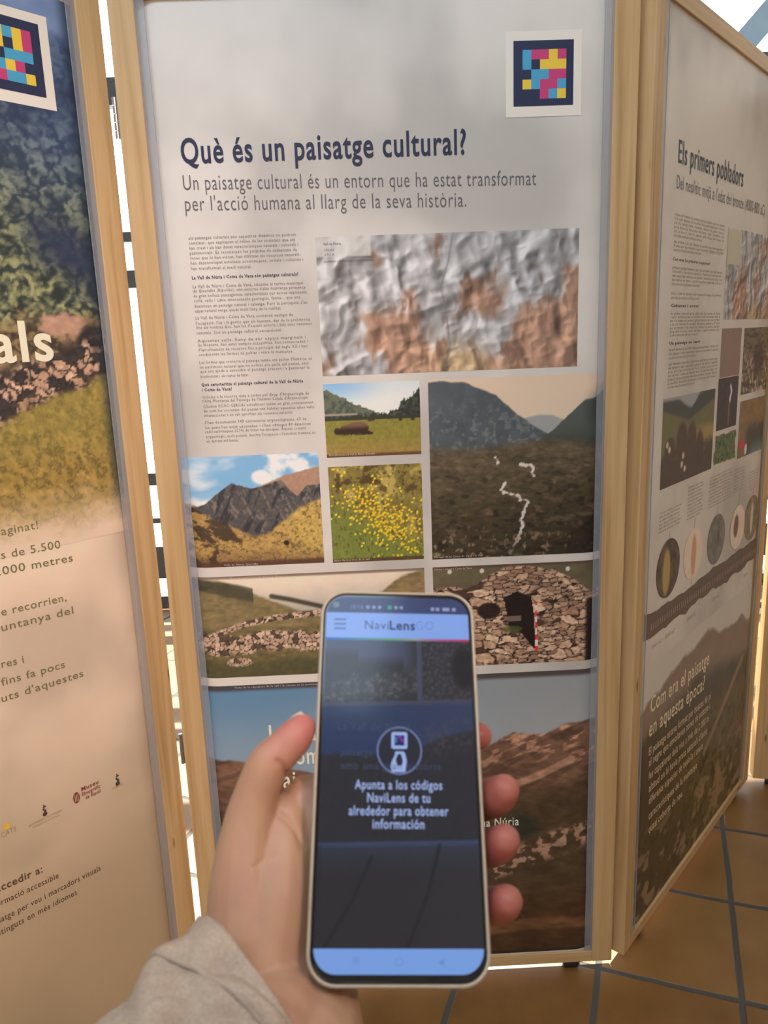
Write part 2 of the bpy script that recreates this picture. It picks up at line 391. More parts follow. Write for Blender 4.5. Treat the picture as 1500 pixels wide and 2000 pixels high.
def p_wall(S, T):
    n = fbm(S * 22, T * 12, 41); n2 = fbm(S * 60, T * 34, 42)
    c = mix((222, 204, 184), (170, 164, 152), ss(.95, .6, T) + (n - .5) * .4)
    lm = pl(S, [(0, .98), (.14, .95), (.22, .87), (.35, .74), (.45, .64), (.52, .60), (.6, .58), (.70, .66), (.82, .80), (.9, .93), (1, .99)])
    c = mix(c, mix((112, 100, 70), (138, 120, 82), n), ss(.02, -.02, T - lm + (n - .5) * .03))
    c = mix(c, (62, 60, 48), ss(.03, .0, T - pl(S, [(0, .98), (.2, .90), (.26, .86), (1, .5)])) * ss(.04, -.0, pl(S, [(0, .99), (.22, .86), (1, .4)]) - .08 - T) * (S < .26) * .8)
    c = mix(c, (150, 120, 84), ss(.80, 1.0, S) * ss(.99, .8, T) * .6)
    c = mix(c, (60, 56, 44), ss(.016, .004, seg(S, T, [(.34, .79), (.42, .75), (.52, .69), (.6, .64)], .45)) * .9)
    c = mix(c, mix((120, 106, 70), (92, 84, 58), n), ss(.52, .45, T))
    c = np.where((T < lm)[..., None], c * (.8 + .4 * fbm(S * 40, T * 40, 47, 5))[..., None], c)
    d, e, i = wor(S * 50 + (n2 - .5), T * 22, 43)
    st = mix((208, 178, 152), (150, 124, 104), i); st = mix(st, (52, 42, 38), ss(.16, .05, e)); st = mix(st, (56, 46, 40), (i > .8) * .7)
    b1 = np.abs(T - pl(S, [(0, .33), (.08, .43), (.2, .52), (.35, .58), (.6, .62), (1, .6)])) - .028
    b2 = np.abs(T - pl(S, [(0, .36), (.12, .31), (.3, .36), (.5, .33), (.7, .26), (1, .3)]) - (n - .5) * .06) - .085
    c = mix(c, st, np.maximum(ss(.015, -.01, b1), ss(.03, -.01, b2 + (n2 - .5) * .05)))
    c = mix(c, mix((94, 90, 58), (70, 66, 46), n2), ss(.20, .13, T + (n - .5) * .1))
    c = mix(c, st, ss(1.1, .8, np.hypot((S - .18) / .06, (T - .15) / .05)) * .9)
    c = mix(c, (54, 60, 58), ss(.03, .0, S) * .6)
    return mix(c, (86, 70, 58), ss(.965, .985, T) * .7)
def p_hut(S, T):
    n = fbm(S * 18, T * 14, 51); n2 = fbm(S * 60, T * 40, 52)
    c = mix((108, 98, 74), (84, 78, 60), n)
    d, e, i = wor(S * 9.5 + (n - .5) * 1.1 + T * 1.5, T * 12.5 + S * 2.5 + (n - .5) * .8, 53)
    d2, e2, i2 = wor(S * 17 + T * 4 + (n2 - .5), T * 24 - S * 3, 54)
    st = mix((216, 184, 154), (150, 114, 92), i); st = st * (.78 + .44 * n2)[..., None]; st = st * (.86 + .28 * fbm(S * 40 + T * 20, T * 90, 58))[..., None]
    st = mix(st, (44, 31, 28), ss(.16, .03, e)); st = mix(st, (64, 46, 40), (i > .84) * .85)
    st2 = mix((206, 174, 146), (136, 104, 86), i2); st2 = mix(st2, (48, 34, 31), ss(.20, .05, e2)) * (.85 + .3 * n2)[..., None]
    st = mix(st, st2, ss(.47, .53, fbm(S * 5, T * 5, 57)))
    dome = pl(S, [(0, .80), (.1, .80), (.2, .77), (.26, .82), (.36, .92), (.46, .985), (.58, .97), (.7, .93), (.8, .86), (.88, .78), (.94, .70), (1, .72)]) + (n - .5) * .05
    c = mix(c, st, ss(.01, -.01, T - dome))
    c = mix(c, (34, 27, 28), ss(.90, .93, S) * ss(.66, .6, T) * .95)
    c = mix(c, (34, 24, 24), ss(1.1, .9, np.hypot((S - .33) / .07, (T - .55) / .08)) * .9)
    door = (S > pl(T, [(.0, .5), (.4, .45), (.7, .415)])) & (S < pl(T, [(.18, .61), (.5, .60), (.72, .58)])) & (T > pl(S, [(.4, .40), (.5, .36), (.60, .15)])) & (T < pl(S, [(.40, .66), (.5, .73), (.6, .66)]))
    c = mix(c, (28, 20, 22), door * .97)
    c = mix(c, (118, 104, 96), ((np.abs(T - .46) < .025) & (S > .445) & (S < .52)) * .9)
    c = mix(c, (80, 90, 46), (np.hypot((S - .47) / .06, (T - .355) / .035) < 1) * .7)
    pole = (np.abs(S - .615 + (T - .35) * .005) < .006) & (T > .12) & (T < .62)
    c = mix(c, np.where((np.floor(T * 17) % 2 == 0)[..., None], np.array([220, 44, 60.]), np.array([226, 206, 196.])), pole)
    for (a, b) in ((.10, .95), (.29, .945), (.80, .93)):
        c = mix(c, (206, 196, 186), ss(1.2, .8, np.hypot((S - a) / .013, (T - b) / .022)))
    return mix(c, (84, 58, 50), ss(.965, .985, T) * .6)
def p_big(S, T):
    n = fbm(S * 18, T * 14, 61); n2 = fbm(S * 54, T * 60 + S * 20, 62)
    c = mix((92, 130, 162), (146, 150, 154), ss(.1, .9, S) + .0 * T); c = mix(c, (172, 176, 180), ss(1.0, .75, T) * .45)
    lm = pl(S, [(0, .76), (.1, .745), (.25, .70), (.35, .66), (.5, .70), (.62, .72), (.70, .745), (.78, .80), (.86, .79), (.93, .825), (1, .835)]) + (n - .5) * .02
    g = mix((128, 94, 78), (98, 74, 58), n)
    g = mix(g, (196, 148, 122), ss(.52, .68, fbm(S * 34, T * 70 - S * 26, 63)) * ss(.55, .8, T) * ss(.5, .7, S) * .9)
    g = mix(g, (84, 66, 54), ss(.5, .65, fbm(S * 12, T * 34 - S * 14, 64)) * .7)
    g = mix(g, mix((82, 68, 46), (66, 52, 38), n2), ss(.64, .50, T - S * .05) * .85)
    g = mix(g, mix((88, 62, 40), (62, 42, 28), n), ss(.30, .12, T) * .85)
    g = mix(g, (46, 50, 44), ss(1.3, .5, np.hypot((S - .8) / .05, (T - .47) / .05)) * .8)
    stn = ss(.50, .60, fbm(S * 60, T * 60, 66)) * ss(.05, .02, np.abs(T - .30 - (S - .66) * .45) - .012)
    g = mix(g, (176, 140, 118), stn * .9)
    g = mix(g, (196, 150, 124), ss(.014, .006, seg(S, T, [(.78, .62), (.85, .65), (.93, .70)], .83)) * .7)
    g = mix(g, (140, 98, 70), ss(.03, .012, np.abs(T - .09 - .02 * np.sin(S * 9))) * .5)
    g = g * (.76 + .48 * fbm(S * 40 + T * 20, T * 70, 67, 5))[..., None]
    c = mix(c, g, ss(.005, -.005, T - lm))
    c = mix(c, (46, 40, 40), ss(.016, .006, T) * .9)
    return mix(c, (62, 50, 50), ss(.975, .99, T) * .8)
def p_left(S, T):
    n = fbm(S * 30, T * 48, 71, 5); n2 = fbm(S * 90 + T * 40, T * 90, 72)
    wx = (fbm(S * 40, T * 50, 74) - .5) * 2.2; wy = (fbm(S * 40, T * 50, 75) - .5) * 2.2
    def clump(fx, fy, sd):
        d, e, i = wor(S * fx + wx, T * fy + wy, sd)
        return np.clip(1.15 - d * 1.5, 0, 1) * (.55 + .45 * i), i
    k1, i1 = clump(30, 36, 73); k2, i2 = clump(62, 74, 78)
    leaf = .55 * k1 + .45 * k2 + (n2 - .5) * .35
    c = mix((88, 108, 150), (108, 128, 166), n)
    t0 = pl(S, [(0, .93), (.5, .95), (.8, .965), (1, .93)])
    fo = mix(mix((38, 50, 70), (36, 44, 44), ss(.85, .55, T)), mix((104, 122, 134), (130, 134, 98), ss(.90, .55, T)), ss(.12, .72, leaf))
    fo = mix(fo, (46, 66, 112), ss(.62, 1.0, S) * ss(.45, .85, T) * .55)
    dk = ss(.06, -.05, np.abs(T - .58 + (S - .88) * .5 + (n - .5) * .08) - .05) * ss(.80, .90, S)
    dk = np.maximum(dk, ss(.05, -.05, np.abs(T - .78 - (S - .8) * .35 + (n - .5) * .06) - .02) * ss(.7, .85, S) * .8)
    fo = mix(fo, (32, 42, 68), dk * .9)
    c = mix(c, fo, ss(.01, -.02, T - t0 + (n - .5) * .03))
    d, e, i = wor(S * 44 + wx * .8, T * 62 + wy * .8, 77)
    stn = mix((178, 150, 132), (122, 98, 82), i); stn = stn * (.75 + .5 * n2)[..., None]
    stn = mix(stn, (38, 34, 36), ss(.26, .04, e)); stn = mix(stn, (38, 36, 40), (i > .58) * .85)
    wl = .287 + (S - .747) * .29 + (n - .5) * .03
    brush = mix((52, 48, 42), (122, 104, 74), ss(.2, .7, leaf)); brush = mix(brush, (150, 122, 100), ss(.56, .72, n) * .6)
    c = mix(c, brush, ss(.455, .415, T + (n - .5) * .08))
    rn = np.hypot((S - .90) / .050, (T - .425) / .028) + (n - .5) * 1.2
    c = mix(c, mix((176, 146, 132), (140, 108, 92), n2), ss(1.1, .7, rn) * .9)
    c = mix(c, (34, 32, 38), ss(1.1, .6, np.hypot((S - .955) / .035, (T - .385) / .040) + (n - .5)) * .9)
    c = mix(c, stn, ss(.052, .026, np.abs(T - wl - .01) + (n - .5) * .05))
    c = mix(c, (36, 34, 36), ss(.03, .0, np.abs(T - wl - .035)) * ss(.5, .65, n) * .8)
    gr = mix((152, 126, 70), (116, 102, 56), n); gr = mix(gr, (66, 60, 34), ss(.50, .68, n2) * .7); gr = mix(gr, (182, 150, 88), ss(.62, .76, n2) * .45)
    gr = mix(gr, (118, 114, 62), ss(.13, .24, T) * .45); gr = gr * (.82 + .36 * fbm(S * 150 + T * 60, T * 110, 79))[..., None]
    c = mix(c, gr, ss(.0, -.02, T - wl + .022))
    c = mix(c, (30, 46, 66), ss(.955, .985, S) * .5)
    c = c * np.array([1.14, 1.12, 1.08])
    return mix(c, PAPER_L, ss(.135, .0, T + (n - .5) * .05))
PAPER_M = (197, 191, 184); PAPER_R = (195, 187, 178); PAPER_L = (214, 192, 170)
def p_land(S, T):
    n = fbm(S * 16, T * 14, 81)
    c = mix((96, 96, 62), (118, 104, 60), n); c = mix(c, (150, 148, 150), ss(.06, -.02, pl(S, [(.3, .05), (.52, .22), (.70, .05)]) * -1 + (1 - T)) * 0)
    sky = ss(.02, -.02, pl(S, [(0, .97), (.28, .96), (.45, .86), (.52, .84), (.6, .9), (.68, 1.02), (1, 1.1)]) - T)
    c = mix(c, (52, 56, 58), ss(.02, -.03, np.abs(T - .80 + np.abs(S - .48) * -.35) - .10) * .8)
    c = mix(c, (150, 150, 152), sky)
    c = mix(c, (170, 140, 78), ss(.15, .02, np.abs(T - .5)) * ss(.45, .75, S) * .7)
    c = mix(c, (66, 48, 38), ss(.42, .30, T + (n - .5) * .25) * .85)
    for (a, b, w, h) in ((.36, .48, .10, .22), (.55, .42, .10, .25), (.72, .30, .08, .25), (.15, .40, .10, .16)):
        c = mix(c, mix((86, 62, 48), (60, 44, 36), n), ss(1.15, .8, np.hypot((S - a) / w, (T - b) / h)) * .9)
    for (a, b) in ((.40, .30), (.38, .20), (.44, .14), (.1, .48), (.14, .42)):
        c = mix(c, (206, 180, 156), ss(1.2, .7, np.hypot((S - a) / .022, (T - b) / .04)))
    return c
def p_tree(S, T):
    n = fbm(S * 20, T * 20, 91); n2 = fbm(S * 34, T * 12, 92)
    c = mix((128, 112, 84), (92, 78, 62), n); c = mix(c, (202, 178, 164), ss(.52, .66, n2) * ss(.75, .4, T))
    c = mix(c, (66, 46, 40), ss(1.2, .6, np.hypot((S - .55) / .2, (T - .5) / .3)) * .8)
    return mix(c, (58, 44, 36), ss(.52, .66, fbm(S * 9, T * 30, 93)) * .8)
def p_bones(S, T):
    n = fbm(S * 14, T * 30, 94)
    c = mix((74, 60, 58), (48, 38, 38), n); c = mix(c, (210, 202, 196), ss(.03, .01, np.abs(S - .63 - .03 * np.sin(T * 20)) - .02) * ss(.45, .55, T) * ss(.9, .8, T))
    return mix(c, (150, 122, 104), ss(.05, .02, np.abs(S - .58)) * ss(.5, .45, T) * ss(.0, .1, T) * .7)
def p_green(S, T):
    n = fbm(S * 22, T * 18, 95); c = mix((64, 84, 50), (120, 130, 84), n); c = mix(c, (54, 66, 40), ss(.5, .65, fbm(S * 30, T * 14, 96)))
    edge = np.minimum(np.minimum(S, 1 - S), np.minimum(T, 1 - T)) + (fbm(S * 5, T * 5, 97) - .5) * .12
    return mix((214, 192, 172), c, ss(.02, .05, edge))
def p_child(S, T):
    n = fbm(S * 10, T * 9, 98); c = mix((150, 116, 78), (110, 86, 62), n); c = mix(c, (62, 60, 58), ss(.62, .42, T + (n - .5) * .3) * ss(.2, .4, S))
    c = mix(c, (110, 130, 128), ss(.3, .0, T) * ss(.3, .6, S) * .8)
    c = mix(c, (196, 44, 56), ss(1.2, .8, np.hypot((S - .16) / .09, (T - .22) / .09)))
    return mix(c, (206, 206, 204), ss(1.2, .8, np.hypot((S - .3) / .05, (T - .12) / .1)))
def p_fade(S, T):
    n = fbm(S * 14, T * 12, 101); n2 = fbm(S * 44, T * 36, 102)
    c = flat(S, PAPER_R)
    m1 = pl(S, [(0, .82), (.06, .86), (.22, .90), (.32, .93), (.42, .925), (.52, .96), (.62, .90), (.75, .87), (.86, .88), (1, .80)]) + (n - .5) * .05
    c = mix(c, mix((126, 106, 92), (140, 120, 102), n), ss(.012, -.012, T - m1))
    m2 = pl(S, [(0, .72), (.2, .78), (.45, .80), (.6, .76), (.8, .70), (1, .66)]) + (n - .5) * .06
    c = mix(c, mix((92, 82, 66), (74, 66, 52), n), ss(.03, -.05, T - m2))
    g = mix((116, 100, 62), (88, 74, 46), n); g = mix(g, (64, 54, 36), ss(.52, .66, n2) * .7)
    c = mix(c, g, ss(.03, -.08, T - pl(S, [(0, .46), (.4, .60), (1, .62)])))
    c = mix(c, (70, 56, 42), ss(.6, .2, S) * ss(.75, .5, T) * .6)
    c = mix(c, (158, 132, 108), ss(.56, .64, fbm(S * 20, T * 20, 104)) * ss(.45, .2, T) * .7)
    c = mix(c, (150, 124, 98), ss(.02, .008, seg(S, T, [(.55, .4), (.72, .52), (.9, .66)], .75)) * .8)
    return mix(c, (46, 42, 40), ss(.03, .0, S) * .7)
def p_round(colA, colB, seed, spot=None):
    def f(S, T):
        n = fbm(S * 9, T * 9, seed); c = mix(colA, colB, ss(.35, .65, n))
        if spot: c = mix(c, spot[0], ss(1.15, .85, np.hypot((S - spot[1]) / spot[3], (T - spot[2]) / spot[4])))
        return c
    return f
def round_print(name, u, v, r, y, paint, parent):
    nr, na = 14, 36
    k, a = np.meshgrid(np.linspace(0, 1, nr), np.linspace(0, 2 * np.pi, na, endpoint=False), indexing='ij')
    X = u + r * k * np.cos(a); Z = v + r * k * np.sin(a)
    me = bpy.data.meshes.new(name); f = []
    for i in range(nr - 1):
        for j in range(na):
            q = (i * na + j, (i + 1) * na + j, (i + 1) * na + (j + 1) % na, i * na + (j + 1) % na)
            f.append(q)
    me.from_pydata(np.stack([X, np.full(X.shape, y), Z], -1).reshape(-1, 3).tolist(), [], f)
    c = np.clip(lin(np.clip(paint((X - u) / r / 2 + .5, (Z - v) / r / 2 + .5), 0, 255)) * KINK, 0, .92)
    ca = me.color_attributes.new('ink', 'FLOAT_COLOR', 'POINT')
    ca.data.foreach_set('color', np.concatenate([c, np.ones(c.shape[:2] + (1,))], -1).reshape(-1).astype(np.float32))
    return link_mesh(name, me, PRINT, parent)

# ------------------------------------------------------------------ setting
def struct(o): o['kind'] = 'structure'; return o
TA = math.radians(-20.2)
def floor_mat():
    m = mat('terracotta_tiles', rough=.42, spec=.5)
    tc = nn(m, 'ShaderNodeTexCoord')
    rot = nn(m, 'ShaderNodeVectorRotate'); rot.rotation_type = 'Z_AXIS'; rot.inputs['Angle'].default_value = -TA
    lk(m, tc.outputs['Object'], rot.inputs['Vector'])
    sp = nn(m, 'ShaderNodeSeparateXYZ'); lk(m, rot.outputs[0], sp.inputs[0])
    def M(op, a, b=None, c=None):
        n = nn(m, 'ShaderNodeMath', operation=op)
        for i, x in enumerate((a, b, c)):
            if x is None: continue
            if isinstance(x, (int, float)): n.inputs[i].default_value = x
            else: lk(m, x, n.inputs[i])
        return n.outputs[0]
    wn = nn(m, 'ShaderNodeTexNoise'); wn.inputs['Scale'].default_value = 9; lk(m, tc.outputs['Object'], wn.inputs['Vector'])
    wob = M('MULTIPLY_ADD', wn.outputs[0], .006, -.003)
    uu = M('DIVIDE', M('ADD', M('ADD', sp.outputs[0], .0966), wob), .3108); vv = M('DIVIDE', M('ADD', M('ADD', sp.outputs[1], -1.618), wob), .3266)
    def edge(x, s):
        f = M('FRACT', x); return M('MULTIPLY', M('MINIMUM', f, M('SUBTRACT', 1.0, f)), s)
    e = M('MINIMUM', edge(uu, .3108), edge(vv, .3266))
    gr = ramp(m, [(0.0, (0, 0, 0)), (1.0, (1, 1, 1))]); mr = nn(m, 'ShaderNodeMapRange')
    mr.inputs[1].default_value = .0050; mr.inputs[2].default_value = .0085; lk(m, e, mr.inputs[0])
    cell = nn(m, 'ShaderNodeCombineXYZ'); lk(m, M('FLOOR', uu), cell.inputs[0]); lk(m, M('FLOOR', vv), cell.inputs[1])
    wh = nn(m, 'ShaderNodeTexWhiteNoise'); lk(m, cell.outputs[0], wh.inputs[0])
    no = nn(m, 'ShaderNodeTexNoise'); no.inputs['Scale'].default_value = 6; no.inputs['Detail'].default_value = 5; lk(m, tc.outputs['Object'], no.inputs['Vector'])
    mixv = M('MULTIPLY_ADD', wh.outputs[0], .35, M('MULTIPLY', no.outputs[0], .75))
    r = ramp(m, [(.25, (.18, .080, .020)), (.5, (.25, .122, .034)), (.8, (.33, .18, .058))]); lk(m, mixv, r.inputs[0])
    mx = nn(m, 'ShaderNodeMix', data_type='RGBA'); mx.inputs['A'].default_value = (.085, .08, .072, 1)
    lk(m, mr.outputs[0], mx.inputs['Factor']); lk(m, r.outputs[0], mx.inputs['B']); lk(m, mx.outputs['Result'], bsdf(m).inputs['Base Color'])
    bp = nn(m, 'ShaderNodeBump'); bp.inputs['Strength'].default_value = .6; bp.inputs['Distance'].default_value = .004
    lk(m, mr.outputs[0], bp.inputs['Height']); lk(m, bp.outputs[0], bsdf(m).inputs['Normal'])
    rr = ramp(m, [(0, (.8, .8, .8)), (1, (.40, .40, .40))]); lk(m, mr.outputs[0], rr.inputs[0]); lk(m, rr.outputs[0], bsdf(m).inputs['Roughness'])
    return m
XL, XR, YB, YF, ZC = -4.2, 4.2, 4.3, -3.2, 4.4
b = MB(); b.box((XL - .1, YF - .1, -.1), (XR + .1, YB + .1, 0)); struct(b.build('floor', floor_mat()))
PLASTER = noise_mat('plaster', [(.3, (.62, .57, .50)), (.7, (.70, .65, .58))], (1, 1, 1), 3, 4, .8)
b = MB(); b.box((XL - .1, YF - .1, ZC), (XR + .1, YB + .1, ZC + .1)); struct(b.build('ceiling', PLASTER))
b = MB(); b.box((XL - .1, YF, 0), (XL, YB, ZC)); struct(b.build('wall_left', PLASTER))
b = MB(); b.box((XR, YF, 0), (XR + .1, YB, ZC)); struct(b.build('wall_right', PLASTER))
b = MB(); b.box((XL - .1, YF - .1, 0), (XR + .1, YF, ZC)); struct(b.build('wall_front', PLASTER))
FRAME = noise_mat('painted_steel', [(.3, (.055, .075, .10)), (.7, (.075, .10, .13))], (5, 5, 5), 6, 3, .45)
BLUE = noise_mat('blue_painted_beam', [(.3, (.26, .44, .66)), (.7, (.32, .50, .72))], (3, 3, 3), 4, 3, .5)
def glass_mat():
    m = bpy.data.materials.new('window_glass'); m.use_nodes = True; nt = m.node_tree; nt.nodes.clear()
    o = nt.nodes.new('ShaderNodeOutputMaterial'); mx = nt.nodes.new('ShaderNodeMixShader'); t = nt.nodes.new('ShaderNodeBsdfTransparent'); g = nt.nodes.new('ShaderNodeBsdfGlossy')
    t.inputs[0].default_value = (.95, .97, .97, 1); g.inputs['Roughness'].default_value = .02; mx.inputs[0].default_value = .05
    nt.links.new(t.outputs[0], mx.inputs[1]); nt.links.new(g.outputs[0], mx.inputs[2]); nt.links.new(mx.outputs[0], o.inputs[0]); return m
GLASS = glass_mat()
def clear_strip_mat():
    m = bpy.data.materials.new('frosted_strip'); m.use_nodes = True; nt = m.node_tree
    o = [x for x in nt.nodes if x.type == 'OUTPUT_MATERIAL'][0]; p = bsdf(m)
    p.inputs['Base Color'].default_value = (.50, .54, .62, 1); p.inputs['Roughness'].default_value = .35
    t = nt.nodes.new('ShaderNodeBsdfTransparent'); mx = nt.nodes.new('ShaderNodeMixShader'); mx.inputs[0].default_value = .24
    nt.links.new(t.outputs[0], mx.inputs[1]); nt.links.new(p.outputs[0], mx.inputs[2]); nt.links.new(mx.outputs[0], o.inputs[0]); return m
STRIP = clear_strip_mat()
cols = [XL, -2.75, -.55, .85, 2.45, XR]
for k in range(len(cols) - 1):
    w = empty('window_%d' % (k + 1), ((cols[k] + cols[k + 1]) / 2, YB + .05, 0)); struct(w)
    hw = (cols[k + 1] - cols[k]) / 2
    m = MB()
    m.box((-hw, -.04, 0), (-hw + .03, .04, ZC)); m.box((hw - .03, -.04, 0), (hw, .04, ZC))
    for z0, z1 in ((0, .06), (.17, .36), (.50, .53), (.72, .79), (1.80, 1.89), (2.035, 2.085), (2.70, 2.83), (ZC - .06, ZC)):
        m.box((-hw + .03, -.035, z0), (hw - .03, .035, z1))
    m.build('window_frame', FRAME, w)
    g = MB(); g.box((-hw + .03, -.004, .06), (hw - .03, .004, ZC - .06)); g.build('window_pane', GLASS, w)
m = MB()
for s in (0,):
    a = Vector((1.42, 4.16, 2.37)); e = Vector((3.25, 4.16, 4.37)); d = (e - a).normalized(); p = Vector((d.z, 0, -d.x)) * .056
    vv = []
    for yy in (4.10, 4.22):
        for q in (a - p, e - p, e + p, a + p): vv.append((q.x, yy, q.z))
    m.add(vv, [(0, 1, 2, 3), (7, 6, 5, 4), (0, 4, 5, 1), (1, 5, 6, 2), (2, 6, 7, 3), (3, 7, 4, 0)])
o = struct(m.build('trim_1', BLUE)); o['label'] = 'pale blue sloping roof beam in front of the bright window'
b = MB(); b.box((-14, YB + .2, -.2), (14, 22, -.06)); struct(b.build('terrace', noise_mat('pale_paving', [(.3, (.62, .60, .56)), (.7, (.74, .72, .68))], (1, 1, 1), 2, 4, .8)))

# ------------------------------------------------------------------ display panels
PW, PT, W, H, LIFT = .047, .045, .95, 2.086, .028
GROUP = 'folding display panels'
SHEET_Y = .006
def z(v): return v + LIFT
def make_panel(loc, ang, label, hinge_side=(), paper=None, casters=(.10, .86), topless=False):
    root = empty('display_panel', (loc[0], loc[1], 0), ang)
    tag(root, label, 'display panel', GROUP)
    for s in (0, 1):
        m = MB(); u = s * (W - PW)
        m.box((u, 0, z(0)), (u + PW, PT, z(H))); m.build('side_post', WOOD, root, bevel=.0022)
    m = MB(); m.box((PW, .0005, z(0)), (W - PW, PT - .0005, z(.028))); m.build('bottom_rail', WOODH, root, bevel=.0015)
    m = MB(); m.box((PW, .0005, z(H - .035)), (W - PW, PT - .0005, z(H))); m.build('top_rail', WOODH, root, bevel=.0015)
    sh = grid('printed_sheet', PW - .001, W - PW + .001, z(.027), z(H - .034), SHEET_Y, .0085, paper, root)
    m = MB(); m.box((PW, SHEET_Y + .0135, z(.028)), (W - PW, SHEET_Y + .020, z(H - .035))); m.build('backing_board', BOARD, root)
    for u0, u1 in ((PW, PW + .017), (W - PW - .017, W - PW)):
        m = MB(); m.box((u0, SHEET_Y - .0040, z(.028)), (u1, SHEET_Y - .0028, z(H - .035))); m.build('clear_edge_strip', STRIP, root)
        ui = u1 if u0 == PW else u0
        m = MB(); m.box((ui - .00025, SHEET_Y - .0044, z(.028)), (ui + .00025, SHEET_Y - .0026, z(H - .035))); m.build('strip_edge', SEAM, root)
    for cu_ in casters:
        c = MB(); c.box((cu_ - .023, .004, LIFT - .003), (cu_ + .023, .041, LIFT)); c.box((cu_ - .0205, .014, .008), (cu_ - .0188, .031, LIFT - .003)); c.box((cu_ + .0188, .014, .008), (cu_ + .0205, .031, LIFT - .003))
        co = c.build('caster', METAL, root)
        c = MB(); c.cyl((cu_ - .0175, .0225, .0135), (cu_ + .0175, .0225, .0135), .0135, 32); c.build('wheel', RUBBER, co, bevel=.003, smooth=True)
        c = MB(); c.cyl((cu_ - .0185, .0225, .0135), (cu_ + .0185, .0225, .0135), .007, 20); c.build('wheel_hub', HUB, co, smooth=True)
    for side, yk, hz in hinge_side:
        u = 0 if side == 'L' else W
        for hv in hz:
            m = MB(); sg = 1 if side == 'L' else -1
            for k in range(5):
                m.cyl((u - sg * .005, yk, z(hv) - .035 + k * .0142), (u - sg * .005, yk, z(hv) - .035 + k * .0142 + .013), .0042, 14)
            m.box((min(u, u - sg * .005), yk - .001, z(hv) - .035), (max(u, u - sg * .005), yk + .001, z(hv) + .035))
            m.build('hinge', METAL, root, smooth=False)
    return root, sh
Y1 = SHEET_Y - .0004; Y2 = SHEET_Y - .0008; Y3 = SHEET_Y - .0012
def lettering(name, c, parent, lines, bold=0.0, res=3, y=Y2, k=1.3):
    if lines and not isinstance(lines[0], list): lines = [[L] for L in lines]
    for blk in lines:
        m = MB()
        for L in blk:
            put(m, L[0], L[1], L[2], z(L[3]), L[4], y, bold, res, *(L[5:]))
        o = m.build(name, ink(c, k), parent)
    return o
def code_square(parent, u0, u1, v0, v1, d0, d1, e0, e1, cells, g):
    """colour code tag: white square, dark square, 5 x 5 coloured cells"""
    m = MB(); rect(m, u0, u1, z(v0), z(v1), Y2); w = m.build('code_tag', ink((216, 209, 198)), parent)
    w['label'] = 'colour code tag of a dark square with a mosaic of coloured cells on white'
    m = MB(); rect(m, d0, d1, z(e0), z(e1), Y2 - .0003); m.build('code_ground', ink((38, 46, 74)), parent)
    col = {'c': (70, 150, 186), 'm': (182, 60, 110), 'y': (226, 184, 64)}
    for r, row in enumerate(cells):
        for q, x in enumerate(row):
                if x in col:
                    m = MB(); c = col[x]
                    rect(m, g[0] + (g[1] - g[0]) * q / 5, g[0] + (g[1] - g[0]) * (q + 1) / 5, z(g[3] - (g[3] - g[2]) * (r + 1) / 5), z(g[3] - (g[3] - g[2]) * r / 5), Y2 - .0006)
                    m.build('code_cell', ink(c), parent)

# ---- main panel
AM = .0203254; PX, PY = .4961123, 1.5443579
OM = (PX - W * math.cos(AM), PY - W * math.sin(AM))
AR = .84802; OR = (PX + .0325, PY + .0118)
AL = .84329; OL = (-.4679787 - W * math.cos(AL), 1.5297623 - W * math.sin(AL))
main, ms = make_panel(OM, AM, 'wooden framed panel facing the viewer, headed with the question about a cultural landscape',
                      paper=p_paper(PAPER_M, 7), hinge_side=(('L', .004, (1.86, .60)),), casters=(.10, .858))
m = MB(); m.box((W - .014, PT + .0004, z(.02)), (W + .0002, PT + .0018, z(H - .02))); m.build('gap_light_stop', METAL, main)  # unseen strip added behind the gap to stop a sun streak
def photo(name, label, u0, u1, v0, v1, fn, parent, res=.002):
    o = grid(name, u0, u1, z(v0), z(v1), Y1, res, fn, parent); o['label'] = label; return o
photo('map_print', 'shaded relief map in grey and rust tones', .344, .846, 1.384, 1.643, p_map(), ms)
photo('photo_print', 'photo of a brown cow lying in a meadow', .3435, .5335, 1.2225, 1.3685, p_cow, ms)
photo('photo_print', 'photo of yellow flowers on a grassy slope', .3445, .533, 1.003, 1.2035, p_flowers, ms)
photo('photo_print', 'photo of a dark valley with a winding stream', .5505, .9055, 1.0005, 1.369, p_valley, ms)
photo('photo_print', 'photo of a rocky mountain under a blue sky', .0485, .3265, 1.0045, 1.234, p_mount, ms)
photo('photo_print', 'photo of a dry stone wall in a green valley', .048, .533, .759, .9835, p_wall, ms)
photo('photo_print', 'photo of a stone hut with a dark doorway and a red and white pole', .5505, .9045, .760, .9835, p_hut, ms)
photo('photo_print', 'large photo of brown mountains at the foot of the sheet', .048, .908, .031, .740, p_big, ms, .0024)
code_square(ms, .7065, .8455, 1.840, 1.983, .7205, .8305, 1.858, 1.967,
            ['cmmym', 'cdyyy', 'dccmm', 'ycmmc', 'ddmcy'], (.737, .817, 1.870, 1.952))
NAVY = (40, 46, 70); GREY = (92, 88, 92)
lettering('title_lettering', NAVY, ms, [('Què és un paisatge cultural?', .106, .632, 1.7805, .042)], .018, 5)
lettering('subtitle_lettering', GREY, ms, [('Un paisatge cultural és un entorn que ha estat transformat', .105, .763, 1.7345, .026, -.019),
                                            ("per l'acció humana al llarg de la seva història.", .105, .631, 1.698, .026, -.019)], -.006, 4)
